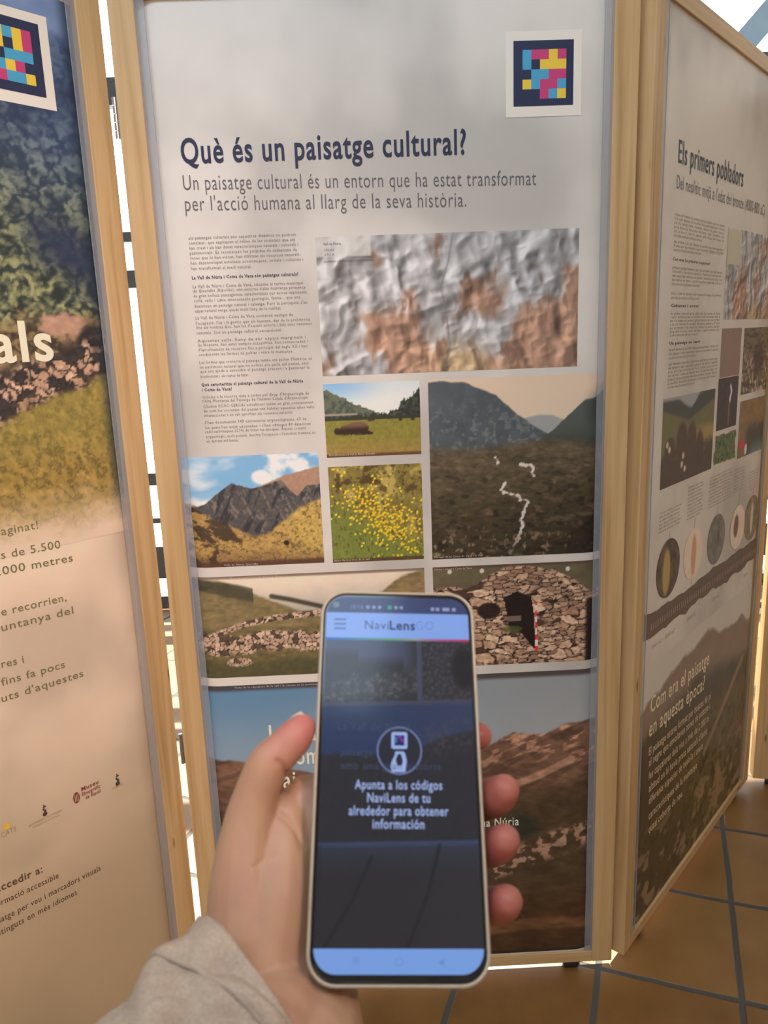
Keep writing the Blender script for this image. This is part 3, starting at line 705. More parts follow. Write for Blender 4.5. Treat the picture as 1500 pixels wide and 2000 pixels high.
body = """els paisatges culturals són espectres dinàmics on podrem
conèixer, que expliquen el relleu de les societats que els
han creat i els han donat característiques naturals i culturals i
patrimonials. Es reconeixen les petjades de cadascuna de
totes que hi han viscut, han utilitzat els recursos naturals,
han desenvolupat activitats econòmiques, socials i culturals i
han transformat el medi natural.
*La Vall de Núria i Coma de Vaca són paisatges culturals?
La Vall de Núria i Coma de Vaca, situades al terme municipal
de Queralbs (Ripollès), són entorns d'alta muntanya pirinenca
de gran bellesa paisatgística, caracteritzats per serres imponents,
colls, valls i cims, interessants geològics, fauna... que ens
descriuen un paisatge natural i salvatge. Però la percepció d'un
espai natural verge queda molt lluny de la realitat.
La Vall de Núria i Coma de Vaca contenen vestigis de
l'ocupació, l'ús i la gestió que els humans, des de la prehistòria
fins als nostres dies, han fet d'aquest entorn i dels seus recursos
naturals. Són un paisatge cultural excepcional.
Aquestes valls, lluny de ser espais marginals i
de frontera, han estat sempre accessibles, ben comunicades i
d'aprofitament de recursos fins a principis del segle XX i han
condicionat les formes de poblar i viure la muntanya.
Les formes que conserva el paisatge també ens parlen d'història, és
un patrimoni natural que no només ens parla del passat, sinó
que ens ajuda a entendre el paisatge present i a gestionar la
biodiversitat i els reptes de futur.
*Què caracteritza el paisatge cultural de la Vall de Núria
*i Coma de Vaca?
Gràcies a la recerca duta a terme pel Grup d'Arqueologia de
l'Alta Muntanya del Paisatge de l'Institut Català d'Arqueologia
Clàssica (ICAC-CERCA) actualment tenim un gran coneixement
de com les societats del passat van habitar aquestes altes valls,
interaccionar i en van aprofitar els recursos naturals.
S'han documentat 543 estructures arqueològiques, 63 de
les quals han estat excavades, i s'han obtingut 83 datacions
radiocarbòniques (C14) de totes les èpoques. Aquest conjunt
arqueològic, molt potent, mostra l'ocupació i l'activitat humana en
els darrers mil·lennis.""".split('\n')
ends = [(1.647, .308), (1.638, .305), (1.629, .311), (1.62, .308), (1.611, .314), (1.602, .319), (1.592, .22), (1.575, .308), (1.559, .316), (1.551, .32), (1.542, .324), (1.533, .309), (1.523, .322), (1.514, .272), (1.501, .293), (1.491, .326), (1.483, .328), (1.473, .27), (1.458, .315), (1.45, .318), (1.441, .317), (1.432, .289), (1.417, .324), (1.408, .318), (1.4, .319), (1.39, .2), (1.374, .305), (1.364, .165), (1.35, .315), (1.342, .312), (1.332, .323), (1.323, .325), (1.314, .282), (1.3, .307), (1.29, .315), (1.282, .305), (1.272, .323), (1.263, .17)]
lettering('body_lettering', (122, 108, 106), ms, [[(body[i], .106, ends[i][1], ends[i][0], .0058) for i in range(a, b_)] for a, b_ in ((0, 7), (8, 14), (14, 18), (18, 22), (22, 26), (28, 33), (33, 38))], 0, 1)
lettering('heading_lettering', (62, 56, 76), ms, [(t[1:], .106, e[1], e[0], .0060) for t, e in zip(body, ends) if t[0] == '*'], .02, 1)
CAPT = (198, 184, 172)
lettering('caption_lettering', CAPT, ms, [("Vaca pasturant a la Vall de Núria, Queralbs", .348, .440, 1.2255, .0042), ("Bàlec florit al fons de la vall", .348, .420, 1.006, .0042),
          ('Valls de Núria, Queralbs', .12, .19, 1.0065, .0042), ('Torrent de la Coma de Vaca i la Vall', .553, .655, 1.0035, .0042),
          ('Cabana i tancat a Coma de Vaca', .553, .632, .977, .0042), ('Murs de pedra seca a la Coma de Vaca', .13, .236, .977, .0042),
          ('Vista de la capçalera de la vall i la carena de la muntanya', .12, .30, .7335, .0042)], 0, 1, Y3)
lettering('map_lettering', (90, 88, 92), ms, [('Vall de Núria', .358, .392, 1.628, .005), ('1:50.000', .36, .378, 1.617, .005), ('2.912 m', .36, .378, 1.609, .005), ('Jaciments i estructures arqueològiques', .358, .452, 1.597, .0045)], 0, 1, Y3)
WHITE = (232, 216, 196)
lettering('foot_lettering', WHITE, ms, [('La Vall de Núria', .186, .50, .604, .040), ('i Coma de Vaca:', .186, .475, .548, .040), ('paisatges amb', .186, .45, .492, .040), ('una gran història', .186, .50, .436, .040),
          ("Descobreix els paisatges de la Vall de la Núria", .676, .731, .3695, .021, 0, 'Núria'), ('i els seus paisatges culturals.', .698, .722, .3375, .021, 0, 'ls.')], .012, 3, Y3)
# ---- left panel
left, ls = make_panel(OL, AL, 'wooden framed panel cut off at the left edge, forest picture above cream text',
                      paper=p_paper(PAPER_L, 17, (172, 152, 124)), casters=(.10, .86))
photo('photo_print', 'photo of a wooded slope with a stone wall and grass, fading into cream', .0475, .9025, 1.10, 2.036, p_left, ls, .0028)
code_square(ls, .705, .850, 1.856, 2.002, .722, .834, 1.874, 1.987,
            ['mycym', 'cydym', 'mdccc', 'ccymd', 'ymccy'], (.739, .8185, 1.889, 1.972))
lettering('title_lettering', (226, 212, 188), ls, [('culturals', .42, .789, 1.437, .066)], .02, 5, Y3)
GRN = (112, 110, 76)
for nm, L in (('text_lettering', [("que mai t'havies imaginat!", .654, .719, 1.1415, .0145, -.02, 'aginat!'), ('des de fa més de 5.500', .648, .755, 1.100, .0145, -.04, 's de 5.500'),
              ('anys fins als 2.000 metres', .640, .775, 1.072, .0145, -.05, '.000 metres'), ('pels camins que recorrien,', .634, .753, .999, .0145, -.05, 'e recorrien,'),
              ("d'alta muntanya del", .630, .763, .971, .0145, -.045, 'untanya del'), ('pastures, pedres i', .621, .660, .905, .0145, -.1, 'res i'), ('de bestiar fins fa pocs', .616, .733, .872, .0145, -.055, 'fins fa pocs'),
              ("perduts d'aquestes", .612, .766, .842, .0145, -.045, "uts d'aquestes")]),):
    lettering(nm, GRN, ls, L, .004, 3)
BRN = (84, 66, 52)
lettering('heading_lettering', BRN, ls, [('Pots accedir a:', .561, .637, .486, .0150, -.09, 'ccedir a:')], .014, 3)
lettering('list_lettering', BRN, ls, [('Informació accessible', .557, .665, .458, .0125, -.08, 'rmació accessible'), ('Guiatge per veu i marcadors visuals', .552, .749, .425, .0125, -.046, 'atge per veu i marcadors visuals'),
          ('Continguts en més idiomes', .548, .695, .400, .0125, -.046, 'tinguts en més idiomes')], .002, 3)
def bird(m, u, v, s):
    for a, b_, r, ry in ((0, .0, .42, .20), (.16, .30, .24, .13), (-.16, .52, .2, .12), (.1, .75, .3, .09), (.0, .92, .15, .06), (-.2, -.1, .14, .12)):
        disc(m, u + a * s * .4, z(v + b_ * s), r * s * .55, Y2, 16, ry * s)
m = MB(); bird(m, .657, .5935, .020); bird(m, .808, .5835, .022); m.build('logo_mark', ink((76, 66, 58)), ls)
lettering('logo_lettering', (150, 134, 112), ls, [('AJUNTAMENT DE QUERALBS', .624, .689, .583, .0045), ('PATRIMONI CULTURAL', .632, .684, .576, .004), ('QUERALBS', .795, .820, .5755, .0048)], 0, 1)
m = MB(); disc(m, .7205, z(.5955), .0068, Y2, 20, .0118); mm = m.build('logo_mark', ink((120, 62, 62)), ls)
m = MB()
for a in (-.003, .0, .003): m.box((.7205 + a - .0006, Y3 - .0003, z(.588)), (.7205 + a + .0006, Y3, z(.603)))
m.build('logo_mark', ink((196, 164, 134)), ls)
lettering('logo_lettering', (128, 64, 66), ls, [('Museu', .732, .768, .6035, .0085, 0.0), ('Etnogràfic', .732, .771, .593, .0075), ('de Ripoll', .738, .770, .583, .007)], .016, 2)
m = MB(); disc(m, .587, z(.605), .0065, Y2, 16, .006); m.build('logo_mark', ink((222, 176, 70)), ls)
lettering('logo_lettering', (150, 136, 112), ls, [('CATS', .575, .602, .588, .010)], 0, 2)
# ---- right panel
right, rs = make_panel(OR, AR, 'wooden framed panel receding to the right, headed with the first settlers',
                       paper=p_paper(PAPER_R, 27), casters=(.115, .865))
photo('photo_print', 'photo of mountains and a grassy slope fading up into the paper', .0475, .9025, .030, .70, p_fade, rs, .0032)
photo('map_print', 'shaded relief map with a pale legend box', .472, .895, 1.466, 1.679, p_map(43, 2.0), rs, .0028)
m = MB(); rect(m, .474, .575, z(1.595), z(1.676), Y2); m.build('legend_box', ink((186, 180, 158)), rs)
m = MB(); rect(m, .468, .620, z(1.327), z(1.445), Y1); m.build('text_tile', ink((140, 114, 102)), rs)
lettering('tile_lettering', (190, 166, 150), rs, [('ESTRUCTURES', .52, .60, 1.434, .005)], 0, 1)
photo('photo_print', 'photo of a leafless tree among pale rocks', .643, .89, 1.272, 1.444, p_tree, rs, .003)
photo('photo_print', 'dark photo of an excavation trench', .464, .619, 1.196, 1.325, p_bones, rs, .003)
photo('photo_print', 'green aerial picture with ragged edge', .456, .630, 1.107, 1.186, p_green, rs, .003)
photo('photo_print', 'photo of people by a rock, one in red', .645, .880, 1.101, 1.2545, p_child, rs, .003)
photo('photo_print', 'photo of a valley with a group of people', .119, .444, 1.106, 1.3035, p_land, rs, .003)
rng = np.random.RandomState(4)
words = "els primers grups humans que van arribar a la vall durant el neolític buscaven pastures d'estiu per als ramats i van construir cabanes de pedra i tancats prop dels rius les restes de fusta i carbó mostren com era el bosc i com va canviar amb el pas del temps".split()
def para(n, chars=54):
    out = []; k = rng.randint(len(words))
    for _ in range(n):
        s = ''
        while len(s) < chars: s += words[k % len(words)] + ' '; k += 1
        out.append(s.strip())
    return out
bl = []
for v1, v0 in ((1.681, 1.634), (1.628, 1.606), (1.577, 1.538), (1.525, 1.510), (1.484, 1.433), (1.409, 1.386), (1.379, 1.324)):
    n = max(2, int(round((v1 - v0) / .0078))); ps = para(n)
    bl.append([])
    for k, s in enumerate(ps):
        v = v1 - .006 - (v1 - v0 - .006) * k / (n - 1)
        bl[-1].append((s, .138, .445 if k < n - 1 else .30, v, .0058))
lettering('body_lettering', (140, 124, 114), rs, bl, .004, 1)
lettering('heading_lettering', (84, 74, 74), rs, [('Com eren les primeres ocupacions?', .138, .36, 1.587, .0062), ("Cabanes i coves", .138, .30, 1.494, .0062), ('Un paisatge en canvi', .138, .32, 1.416, .0062)], .02, 1)
lettering('title_lettering', (66, 64, 76), rs, [('Els primers pobladors', .145, .560, 1.7765, .042)], .010, 4)
lettering('subtitle_lettering', (106, 96, 96), rs, [("Del neolític mitjà a l'edat del bronze (4000-800 aC)", .143, .750, 1.727, .026)], -.004, 3)
YB1 = Y1
circ = [(.188, .912, .070, p_round((98, 76, 62), (60, 46, 40), 111, ((168, 142, 84), .42, .45, .16, .4)), 'round photo of a cave interior'),
        (.347, .910, .064, p_round((226, 204, 184), (220, 196, 176), 112, ((196, 148, 118), .52, .45, .13, .42)), 'round picture of a pale bone on white'),
        (.514, .909, .067, p_round((124, 116, 110), (102, 96, 92), 113, ((80, 74, 70), .6, .5, .06, .18)), 'round picture of a grey incised stone'),
        (.688, .905, .062, p_round((224, 204, 186), (216, 196, 178), 114, ((110, 80, 64), .38, .55, .16, .26)), 'round picture of brown pottery sherds on white'),
        (.815, .907, .066, p_round((112, 104, 92), (150, 118, 78), 115, ((196, 188, 176), .5, .5, .09, .36)), 'round photo of a white ring on brown ground')]
for u, v, r, fn, lb in circ:
    round_print('round_photo', u, v, r, Y2, fn, rs)['label'] = lb
for u, v, r, fn, lb in circ:
    m = MB(); m.box((u - .0007, Y1 - .0001, z(.80)), (u + .0007, Y1, z(1.0))); m.build('leader_line', ink((150, 128, 108)), rs)
for o in rs.children:
    if o.name.startswith('round_photo'): o.location.z = LIFT
ct = []
for (u0, u1, v1, v0) in ((.121, .254, 1.056, 1.004), (.291, .397, 1.086, .994), (.438, .612, 1.086, .993), (.634, .722, 1.076, 1.003), (.763, .855, 1.050, .988)):
    n = int((v1 - v0) / .0085)
    ct.append([])
    for k, s in enumerate(para(n, int((u1 - u0) * 150))):
        ct[-1].append((s, u0, u1 - rng.rand() * .015, v1 - .006 - k * .0085, .0055))
lettering('caption_lettering', (158, 138, 122), rs, ct, .004, 1)
def p_band(S, T): return mix((104, 84, 74), (82, 66, 60), fbm(S * 14, T * 4, 121))
m = MB(); N = 70
top = []; bot = []
for k in range(N + 1):
    u = .0475 + .855 * k / N; t_ = np.array([u * 16.0])
    top.append((u, Y2 + float(bend(u)), z(.823 + .022 * float(fbm(t_, t_ * 0, 122)[0]) - .006)))
    bot.append((u, Y2 + float(bend(u)), z(.757 + .024 * float(fbm(t_, t_ * 0 + 9, 124)[0]))))
for k in range(N): m.add([bot[k], bot[k + 1], top[k + 1], top[k]], [(0, 1, 2, 3)])
m.build('timeline_band', ink((100, 82, 72)), rs)
m = MB()
for k in range(62):
    u = .10 + .79 * k / 61; rect(m, u - .0018, u + .0018, z(.787), z(.803), Y3 + float(bend(u)) - .0002)
m.build('timeline_ticks', ink((170, 150, 134)), rs)
lettering('date_lettering', (160, 124, 108), rs, [('4000 aC', .110, .165, .738, .010), ('3200 aC', .185, .245, .738, .010), ('2300 aC', .325, .385, .738, .010), ('1500 aC', .51, .565, .738, .010), ('800 aC', .775, .82, .735, .010)], 0, 1)
CREAM = (226, 204, 174)
lettering('foot_title_lettering', CREAM, rs, [('Com era el paisatge', .116, .512, .578, .040, -.045), ('en aquesta època?', .113, .486, .518, .040, -.055)], .012, 4, Y2)
ft = [('El paisatge estava format per boscos de pi', .542, .468), ('al negre que envoltaven zones de pastura i', .54, .438), ('les capçaleres dels rius a més de 2.000 m', .535, .402), ("altitud on hi havia prats naturals d'estiu", .53, .367), ('diferents espècies de bedolls i avets', .50, .333), ('característiques de la muntanya', .46, .290), ('quasi coberta de neu.', .36, .251)]
lettering('foot_lettering', (214, 192, 160), rs, [(s, .117 + k * .003, u, v, .021, -.05) for k, (s, u, v) in enumerate(ft)], .012, 2, Y2)

# ---- far panel behind the right one
Q = (OR[0] + W * math.cos(AR), OR[1] + W * math.sin(AR))
far, fs = make_panel((Q[0] + .019, Q[1] + .004), -.20, 'wooden framed panel at the right edge of the photo, mostly hidden behind the receding panel',
                     paper=p_paper(PAPER_M, 37), hinge_side=(('L', .004, (1.86, .90)),), casters=(.06, .86))

# ------------------------------------------------------------------ phone
PM = Matrix(((.9973236, .0382344, .0623200, .0020389), (.0235707, .6387225, -.7690761, .3259196), (-.0692103, .7684866, .6361118, 1.2817771), (0, 0, 0, 1)))
PWD, PHT = .0785, .1761
def rr(w, h, r, n=8):
    p = []
    for cx, cy, a0 in ((w / 2 - r, h / 2 - r, 0), (-w / 2 + r, h / 2 - r, 90), (-w / 2 + r, -h / 2 + r, 180), (w / 2 - r, -h / 2 + r, 270)):
        for k in range(n + 1):
            a = math.radians(a0 + 90 * k / n); p.append((cx + r * math.cos(a), cy + r * math.sin(a)))
    return p
def loft(name, loops, m, parent, cap0=True, cap1=True, smooth=True):
    """loops: list of (inset, z)"""
    b = MB(); n = None; vv = []
    for ins, zz in loops:
        p = rr(PWD - 2 * ins, PHT - 2 * ins, .0125 - ins * .8); n = len(p); vv += [(x, y, zz) for x, y in p]
    f = []
    for k in range(len(loops) - 1):
        for i in range(n):
            j = (i + 1) % n; f.append((k * n + i, k * n + j, (k + 1) * n + j, (k + 1) * n + i))
    if cap0: f.append(tuple(range(n))[::-1])
    if cap1: f.append(tuple(range((len(loops) - 1) * n, len(loops) * n)))
    b.add(vv, f)
    return b.build(name, m, parent, smooth=smooth)
phone = bpy.data.objects.new('smartphone', None); COL.objects.link(phone); phone.matrix_world = PM; phone.empty_display_size = .05
tag(phone, 'smartphone in a clear yellowed case held upright in the hand, screen lit', 'phone')
CASE = noise_mat('clear_yellowed_case', [(.3, (.50, .42, .32)), (.7, (.58, .50, .39))], (20, 20, 20), 4, 2, .3); bsdf(CASE).inputs['Transmission Weight'].default_value = .25
loft('case', [(.0022, -.0112), (.0006, -.0098), (0, -.0075), (0, -.0016), (.0003, -.0003), (.0009, .0004), (.0014, .0003), (.0016, -.0006), (.0017, -.0045)], CASE, phone, True, True)
BLACK = mat('black_glass', (.006, .006, .008), .12, spec=.5)
bodyo = loft('body', [(.0017, -.0042), (.0017, -.0014), (.0019, -.0006), (.0024, -.0004)], BLACK, phone, False, True, False)
def emis(name, c, k=1.0):
    m = mat(name, (0.01, 0.01, 0.012), .12, spec=.2); b = bsdf(m)
    b.inputs['Emission Color'].default_value = (*lin(c), 1); b.inputs['Emission Strength'].default_value = k; return m
def emis_vc(name):
    m = mat(name, (.01, .01, .012), .12, spec=.2); a = nn(m, 'ShaderNodeVertexColor'); a.layer_name = 'ink'
    lk(m, a.outputs['Color'], bsdf(m).inputs['Emission Color']); bsdf(m).inputs['Emission Strength'].default_value = 1.0; return m
EVC = emis_vc('screen_picture')
DX0, DX1, DY0, DY1 = -.0362, .0362, -.0830, .0846
def clip_rr(x0, x1, y0, y1):
    """part of the rounded display between y0 and y1"""
    p = []; r = .0095
    cx, cy, hw, hh = (DX0 + DX1) / 2, (DY0 + DY1) / 2, (DX1 - DX0) / 2, (DY1 - DY0) / 2
    q = [(cx + a, cy + b_) for a, b_ in rr(2 * hw, 2 * hh, r, 10)]
    out = []
    for a, b_ in q: out.append((a, min(max(b_, y0), y1)))
    res = []
    for pt in out:
        if not res or (abs(pt[0] - res[-1][0]) + abs(pt[1] - res[-1][1])) > 1e-7: res.append(pt)
    return res
ZS = -.00025
def strip(name, y0, y1, c, k=1.0):
    m = MB(); m.poly([(a, b_, ZS) for a, b_ in clip_rr(DX0, DX1, y0, y1)]); return m.build(name, emis(name + '_glow', c, k), scr)
# the display: camera picture, with the app drawn over it
def p_cam(S, T):
    X = DX0 + S * (DX1 - DX0); Y = -.0735 + T * (.0618 + .0735)
    n = fbm(X * 700, Y * 600, 131); d, e, i = wor(X * 420, Y * 420, 132)
    c = flat(S, (36, 36, 40))
    up = Y > .030
    ph1 = mix((46, 48, 50), (38, 40, 42), n)
    ph1 = mix(ph1, (62, 68, 92), ss(.048, .055, Y - (X < -.02) * .004 + (X > .003) * .004) * ss(.012, .0, X))
    ph1 = mix(ph1, mix((84, 84, 88), (48, 48, 50), i), ss(.008, .003, np.abs(Y - .037 - (X + .02) * .15) + (n - .5) * .008) * ss(.05, .2, e))
    ph2 = mix((52, 52, 56), (38, 38, 42), n); ph2 = mix(ph2, (86, 88, 98), ss(.3, .1, d) * .6); ph2 = mix(ph2, (26, 27, 30), ss(1.1, .6, np.hypot((X - .033) / .007, (Y - .048) / .012)))
    c = np.where(up[..., None], np.where((X < .010)[..., None], ph1, ph2), c)
    gut = (np.abs(X - .0108) < .0012) & up
    c = np.where(gut[..., None], np.array([62, 66, 84.]), c)
    line = .0305 + X * .035
    c = np.where((np.abs(Y - line) < .0010)[..., None], np.array([58, 62, 80.]), c)
    sky = mix((34, 50, 84), (42, 54, 82), ss(-.02, .03, X))
    mt = .006 + .012 * ss(-.01, .04, X) + (n - .5) * .004
    low = Y < line - .001
    c = np.where(low[..., None], mix(sky, mix((40, 40, 46), (32, 33, 36), n), ss(.0008, -.0008, Y - mt)), c)
    c = mix(c, (76, 72, 76), ss(.012, .002, np.abs(Y - mt + .002)) * ss(.0, .02, X) * ss(.45, .7, n) * .5)
    edge = -.0325 + X * .022
    fl_ = Y < edge
    c = np.where(fl_[..., None], mix((34, 34, 37), (40, 40, 44), ss(-.01, .03, X) * .5 + n * .3), c)
    c = mix(c, (56, 68, 108), ss(.0016, .0004, np.abs(Y - edge)) * .8)
    c = mix(c, (46, 54, 76), ss(.014, .0, edge - Y) * fl_ * .6)
    for a in ([(.0185, -.033), (.013, -.052), (.0035, -.0735)], [(-.012, -.038), (-.02, -.055), (-.032, -.0735)]):
        c = mix(c, (24, 24, 28), ss(.0011, .0005, seg(X, Y, a)) * .8)
    return mix(c, (26, 28, 44), ss(-.0335, -.0365, X) * fl_ * .6)
scr = grid('screen', DX0, DX1, -.0735, .0618, ZS, .0006, p_cam, phone, EVC, 1.0, xz=False)
scr['label'] = 'lit display with a dimmed camera picture under the app'
strip('status_bar', .0762, DY1, (54, 64, 104)); strip('app_header', .0630, .0762, (126, 158, 224)); strip('navigation_bar', DY0, -.0735, (114, 152, 216))
def p_rain(S, T):
    xs = [0, .25, .45, .62, .8, 1]; cs = np.array([(30, 78, 190), (54, 130, 150), (86, 150, 110), (140, 146, 148), (160, 82, 140), (168, 52, 92)], float)
    return np.stack([np.interp(S, xs, cs[:, q]) for q in range(3)], -1)
grid('rainbow_line', DX0, DX1, .0618, .0630, ZS, .001, p_rain, scr, EVC, 1.0, xz=False)
ZT = ZS + .00012; ZU = ZT + .0001
def stext(name, lines, c, bold, z_=ZT, k=1.0):
    m = MB()
    for L in lines: put(m, L[0], L[1], L[2], L[3], L[4], z_, bold, 3, 0, None, False)
    return m.build(name, emis(name + '_glow', c, k), scr)
stext('header_lettering', [('Navi', -.0166, -.0046, .0675, .0046)], (40, 52, 98), -.004)
stext('header_lettering', [('Lens', -.0040, .0088, .0675, .0046)], (34, 44, 86), .022)
stext('header_lettering', [('GO', .0094, .0182, .0675, .0046)], (84, 108, 172), -.026)
stext('message_lettering', [('Apunta a los códigos', -.0201, .0204, -.0093, .0040), ('NaviLens de tu', -.0143, .0146, -.0150, .0040), ('alrededor para obtener', -.0226, .0229, -.0206, .0040), ('información', -.0117, .0117, -.0262, .0040)], (158, 176, 226), .014)
stext('echo_lettering', [('La Vall de Núria', -.0287, .0055, .0172, .004), ('paisatge', -.027, -.012, .0055, .0032), ('amb una gran història', -.027, .020, -.0005, .0032)], (58, 66, 92), 0)
stext('clock_lettering', [('10:14', -.0238, -.0178, .0783, .0020)], (128, 138, 176), 0)
m = MB()
for yy in (.0725, .0701, .0677): rect(m, -.0322, -.0262, yy - .0004, yy + .0004, ZT, False)
m.build('menu_icon', emis('menu_glow', (70, 88, 144)), scr)
m = MB(); disc(m, -.0315, .0803, .0017, ZT, 24, None, False); m.build('front_camera', BLACK, bodyo)
m = MB()
for x in (-.0152, -.0122, -.0092, -.0008, .0019): disc(m, x, .0793, .0009, ZT, 12, None, False)
for x in (.0180, .0206, .0240, .0258, .0290): rect(m, x - .0009, x + .0009, .0779, .0797, ZT, False)
m.build('status_icons', emis('status_glow', (140, 150, 190)), scr)
m = MB(); disc(m, -.0040, .0793, .0012, ZT, 14, None, False); m.build('status_icons', emis('green_dot_glow', (56, 150, 130)), scr)
m = MB(); n_ = 60
for k in range(n_):
    a, b_ = 2 * math.pi * k / n_, 2 * math.pi * (k + 1) / n_
    m.poly([(.0006 + r_ * math.cos(t_), .0081 + r_ * 1.03 * math.sin(t_), ZT) for r_, t_ in ((.0100, a), (.0107, a), (.0107, b_), (.0100, b_))])
m.build('icon_ring', emis('ring_glow', (108, 122, 168)), scr)
m = MB(); disc(m, .0006, .0081, .0100, ZS + .00006, 48, .0103, False); m.build('icon_ground', emis('ring_ground_glow', (34, 36, 48)), scr)
m = MB(); b_ = rr(.0076, .0078, .0010, 4); m.poly([(.0006 + x, .0127 + y, ZT) for x, y in b_]); m.build('icon_tag', emis('tag_glow', (150, 170, 222)), scr)
m = MB(); rect(m, -.0018, .0030, .0103, .0151, ZU, False); m.build('icon_tag_ground', emis('tag_ground_glow', (34, 28, 84)), scr)
m = MB(); rect(m, .0000, .0018, .0135, .0151, ZU + .00006, False); rect(m, .0012, .0030, .0119, .0135, ZU + .00006, False); m.build('icon_tag_cells', emis('tag_violet', (112, 50, 150)), scr)
m = MB(); rect(m, -.0018, -.0004, .0115, .0143, ZU + .00006, False); m.build('icon_tag_cells', emis('tag_teal', (40, 110, 150)), scr)
m = MB()
m.poly([(x, y, ZT) for x, y in ((-.0030, -.0017), (.0033, -.0017), (.0036, .0005), (.0040, .0035), (.0034, .0062), (.0026, .0076), (-.0014, .0076), (-.0016, .0058), (-.0028, .0036), (-.0036, .0012))])
m.build('icon_hand', emis('hand_glow', (150, 170, 222)), scr)
m = MB(); m.poly([(x, y, ZU) for x, y in ((-.0004, .0012), (.0016, .0012), (.0022, .0032), (.0014, .0064), (-.0002, .0064), (-.0012, .0036))]); m.build('icon_hand_gap', emis('hand_gap_glow', (34, 36, 48)), scr)
m = MB()
for k in range(3): m.box((-.0193 + k * .0010, -.0792, ZT - .00003), (-.0189 + k * .0010, -.0764, ZT))
for k in range(28):
    a, b2 = 2 * math.pi * k / 28, 2 * math.pi * (k + 1) / 28
    m.poly([(.0001 + r_ * math.cos(t_), -.0783 + r_ * math.sin(t_), ZT) for r_, t_ in ((.0013, a), (.0016, a), (.0016, b2), (.0013, b2))])
m.poly([(x, y, ZT) for x, y in ((.0164, -.0785), (.0190, -.0771), (.0190, -.0799))])
m.build('navigation_icons', emis('nav_icon_glow', (98, 134, 198)), scr)
m = MB(); m.box((PWD / 2 - .0003, .030, -.0075), (PWD / 2 + .0006, .052, -.0040)); m.build('side_button', CASE, phone, bevel=.0004)

# ------------------------------------------------------------------ person: left hand and forearm
CH = dict(
 thumb=[(-.0462, .0185, -.004, .0072), (-.0495, .0140, -.004, .0088), (-.0552, .0080, -.005, .0094), (-.0612, .0016, -.006, .0102), (-.0664, -.0115, -.012, .0110), (-.0690, -.0257, -.016, .0130), (-.0691, -.0472, -.020, .0165), (-.0669, -.0699, -.022, .0190)],
 index=[(-.039, -.0177, -.026, .0125), (.0079, .008, -.034, .0095), (.035, .0196, -.0275, .0085), (.0415, .0189, -.0200, .0072)],
 middle=[(-.0371, -.0335, -.028, .0125), (.0129, -.0187, -.036, .0098), (.0435, -.0110, -.0255, .0098), (.0476, -.0103, -.012, .0092), (.0500, -.0085, -.005, .0076)],
 ring=[(-.0364, -.0511, -.028, .012), (.0125, -.0396, -.036, .0095), (.0425, -.0328, -.0255, .0092), (.0470, -.0318, -.012, .0086), (.0488, -.0302, -.005, .0074)],
 pinky=[(-.0345, -.0658, -.026, .011), (.0118, -.0594, -.032, .0088), (.0410, -.0574, -.0240, .0088), (.0466, -.0566, -.012, .0083), (.0482, -.0552, -.005, .0073)],
 palm_a=[(-.0435, -.011, -.0255, .012), (-.0410, -.050, -.0305, .016), (-.0393, -.0838, -.0335, .018)],
 palm_b=[(-.0521, -.0205, -.022, .012), (-.0540, -.050, -.022, .018), (-.058, -.0798, -.025, .021)],
 palm_c=[(-.0371, -.0335, -.028, .0125), (-.036, -.060, -.031, .015), (-.0368, -.0920, -.036, .020)],
 wrist=[(-.058, -.0798, -.025, .021), (-.0510, -.0950, -.026, .022), (-.0546, -.1058, -.014, .025), (-.0894, -.1316, -.0100, .030), (-.1343, -.1654, 0, .033)],
 wrist_b=[(-.0393, -.0838, -.0345, .018), (-.0368, -.0930, -.034, .020), (-.0397, -.1127, -.018, .024), (-.075, -.140, -.010, .028)])
def ball(mb, c, r, nu=14, nv=9):
    v = [(c[0], c[1], c[2] - r)]
    for i in range(1, nv):
        t = math.pi * i / nv - math.pi / 2
        for j in range(nu):
            a = 2 * math.pi * j / nu; v.append((c[0] + r * math.cos(t) * math.cos(a), c[1] + r * math.cos(t) * math.sin(a), c[2] + r * math.sin(t)))
    v.append((c[0], c[1], c[2] + r)); f = []
    for j in range(nu): f.append((0, 1 + (j + 1) % nu, 1 + j))
    for i in range(nv - 2):
        for j in range(nu):
            a, b_ = 1 + i * nu + j, 1 + i * nu + (j + 1) % nu; f.append((a, b_, b_ + nu, a + nu))
    e = len(v) - 1
    for j in range(nu): f.append((e, e - nu + j, e - nu + (j + 1) % nu))
    mb.add(v, f)
hb = MB()
for nm, pts in CH.items():
    P = np.array(pts)
    # smooth the chain a little with a Catmull-Rom pass
    ext = np.vstack([2 * P[0] - P[1], P, 2 * P[-1] - P[-2]])
    for i in range(len(P) - 1):
        p0, p1, p2, p3 = ext[i:i + 4]
        L = np.linalg.norm(p2[:3] - p1[:3]); n = max(2, int(L / (.22 * min(p1[3], p2[3]))))
        for k in range(n + (1 if i == len(P) - 2 else 0)):
            t = k / n
            q = .5 * (2 * p1 + (p2 - p0) * t + (2 * p0 - 5 * p1 + 4 * p2 - p3) * t * t + (3 * p1 - p0 - 3 * p2 + p3) * t ** 3)
            ball(hb, q[:3], max(.004, q[3]))
tmp = hb.build('hand_tmp')
md = tmp.modifiers.new('r', 'REMESH'); md.mode = 'VOXEL'; md.voxel_size = .0011
md = tmp.modifiers.new('s', 'SMOOTH'); md.factor = .5; md.iterations = 9
bpy.context.view_layer.update()
hm = bpy.data.meshes.new_from_object(tmp.evaluated_get(bpy.context.evaluated_depsgraph_get())); hm.name = 'person'
bpy.data.objects.remove(tmp)
co = np.zeros(len(hm.vertices) * 3, np.float32); hm.vertices.foreach_get('co', co); co = co.reshape(-1, 3)
no = np.array([v.normal[:] for v in hm.vertices])
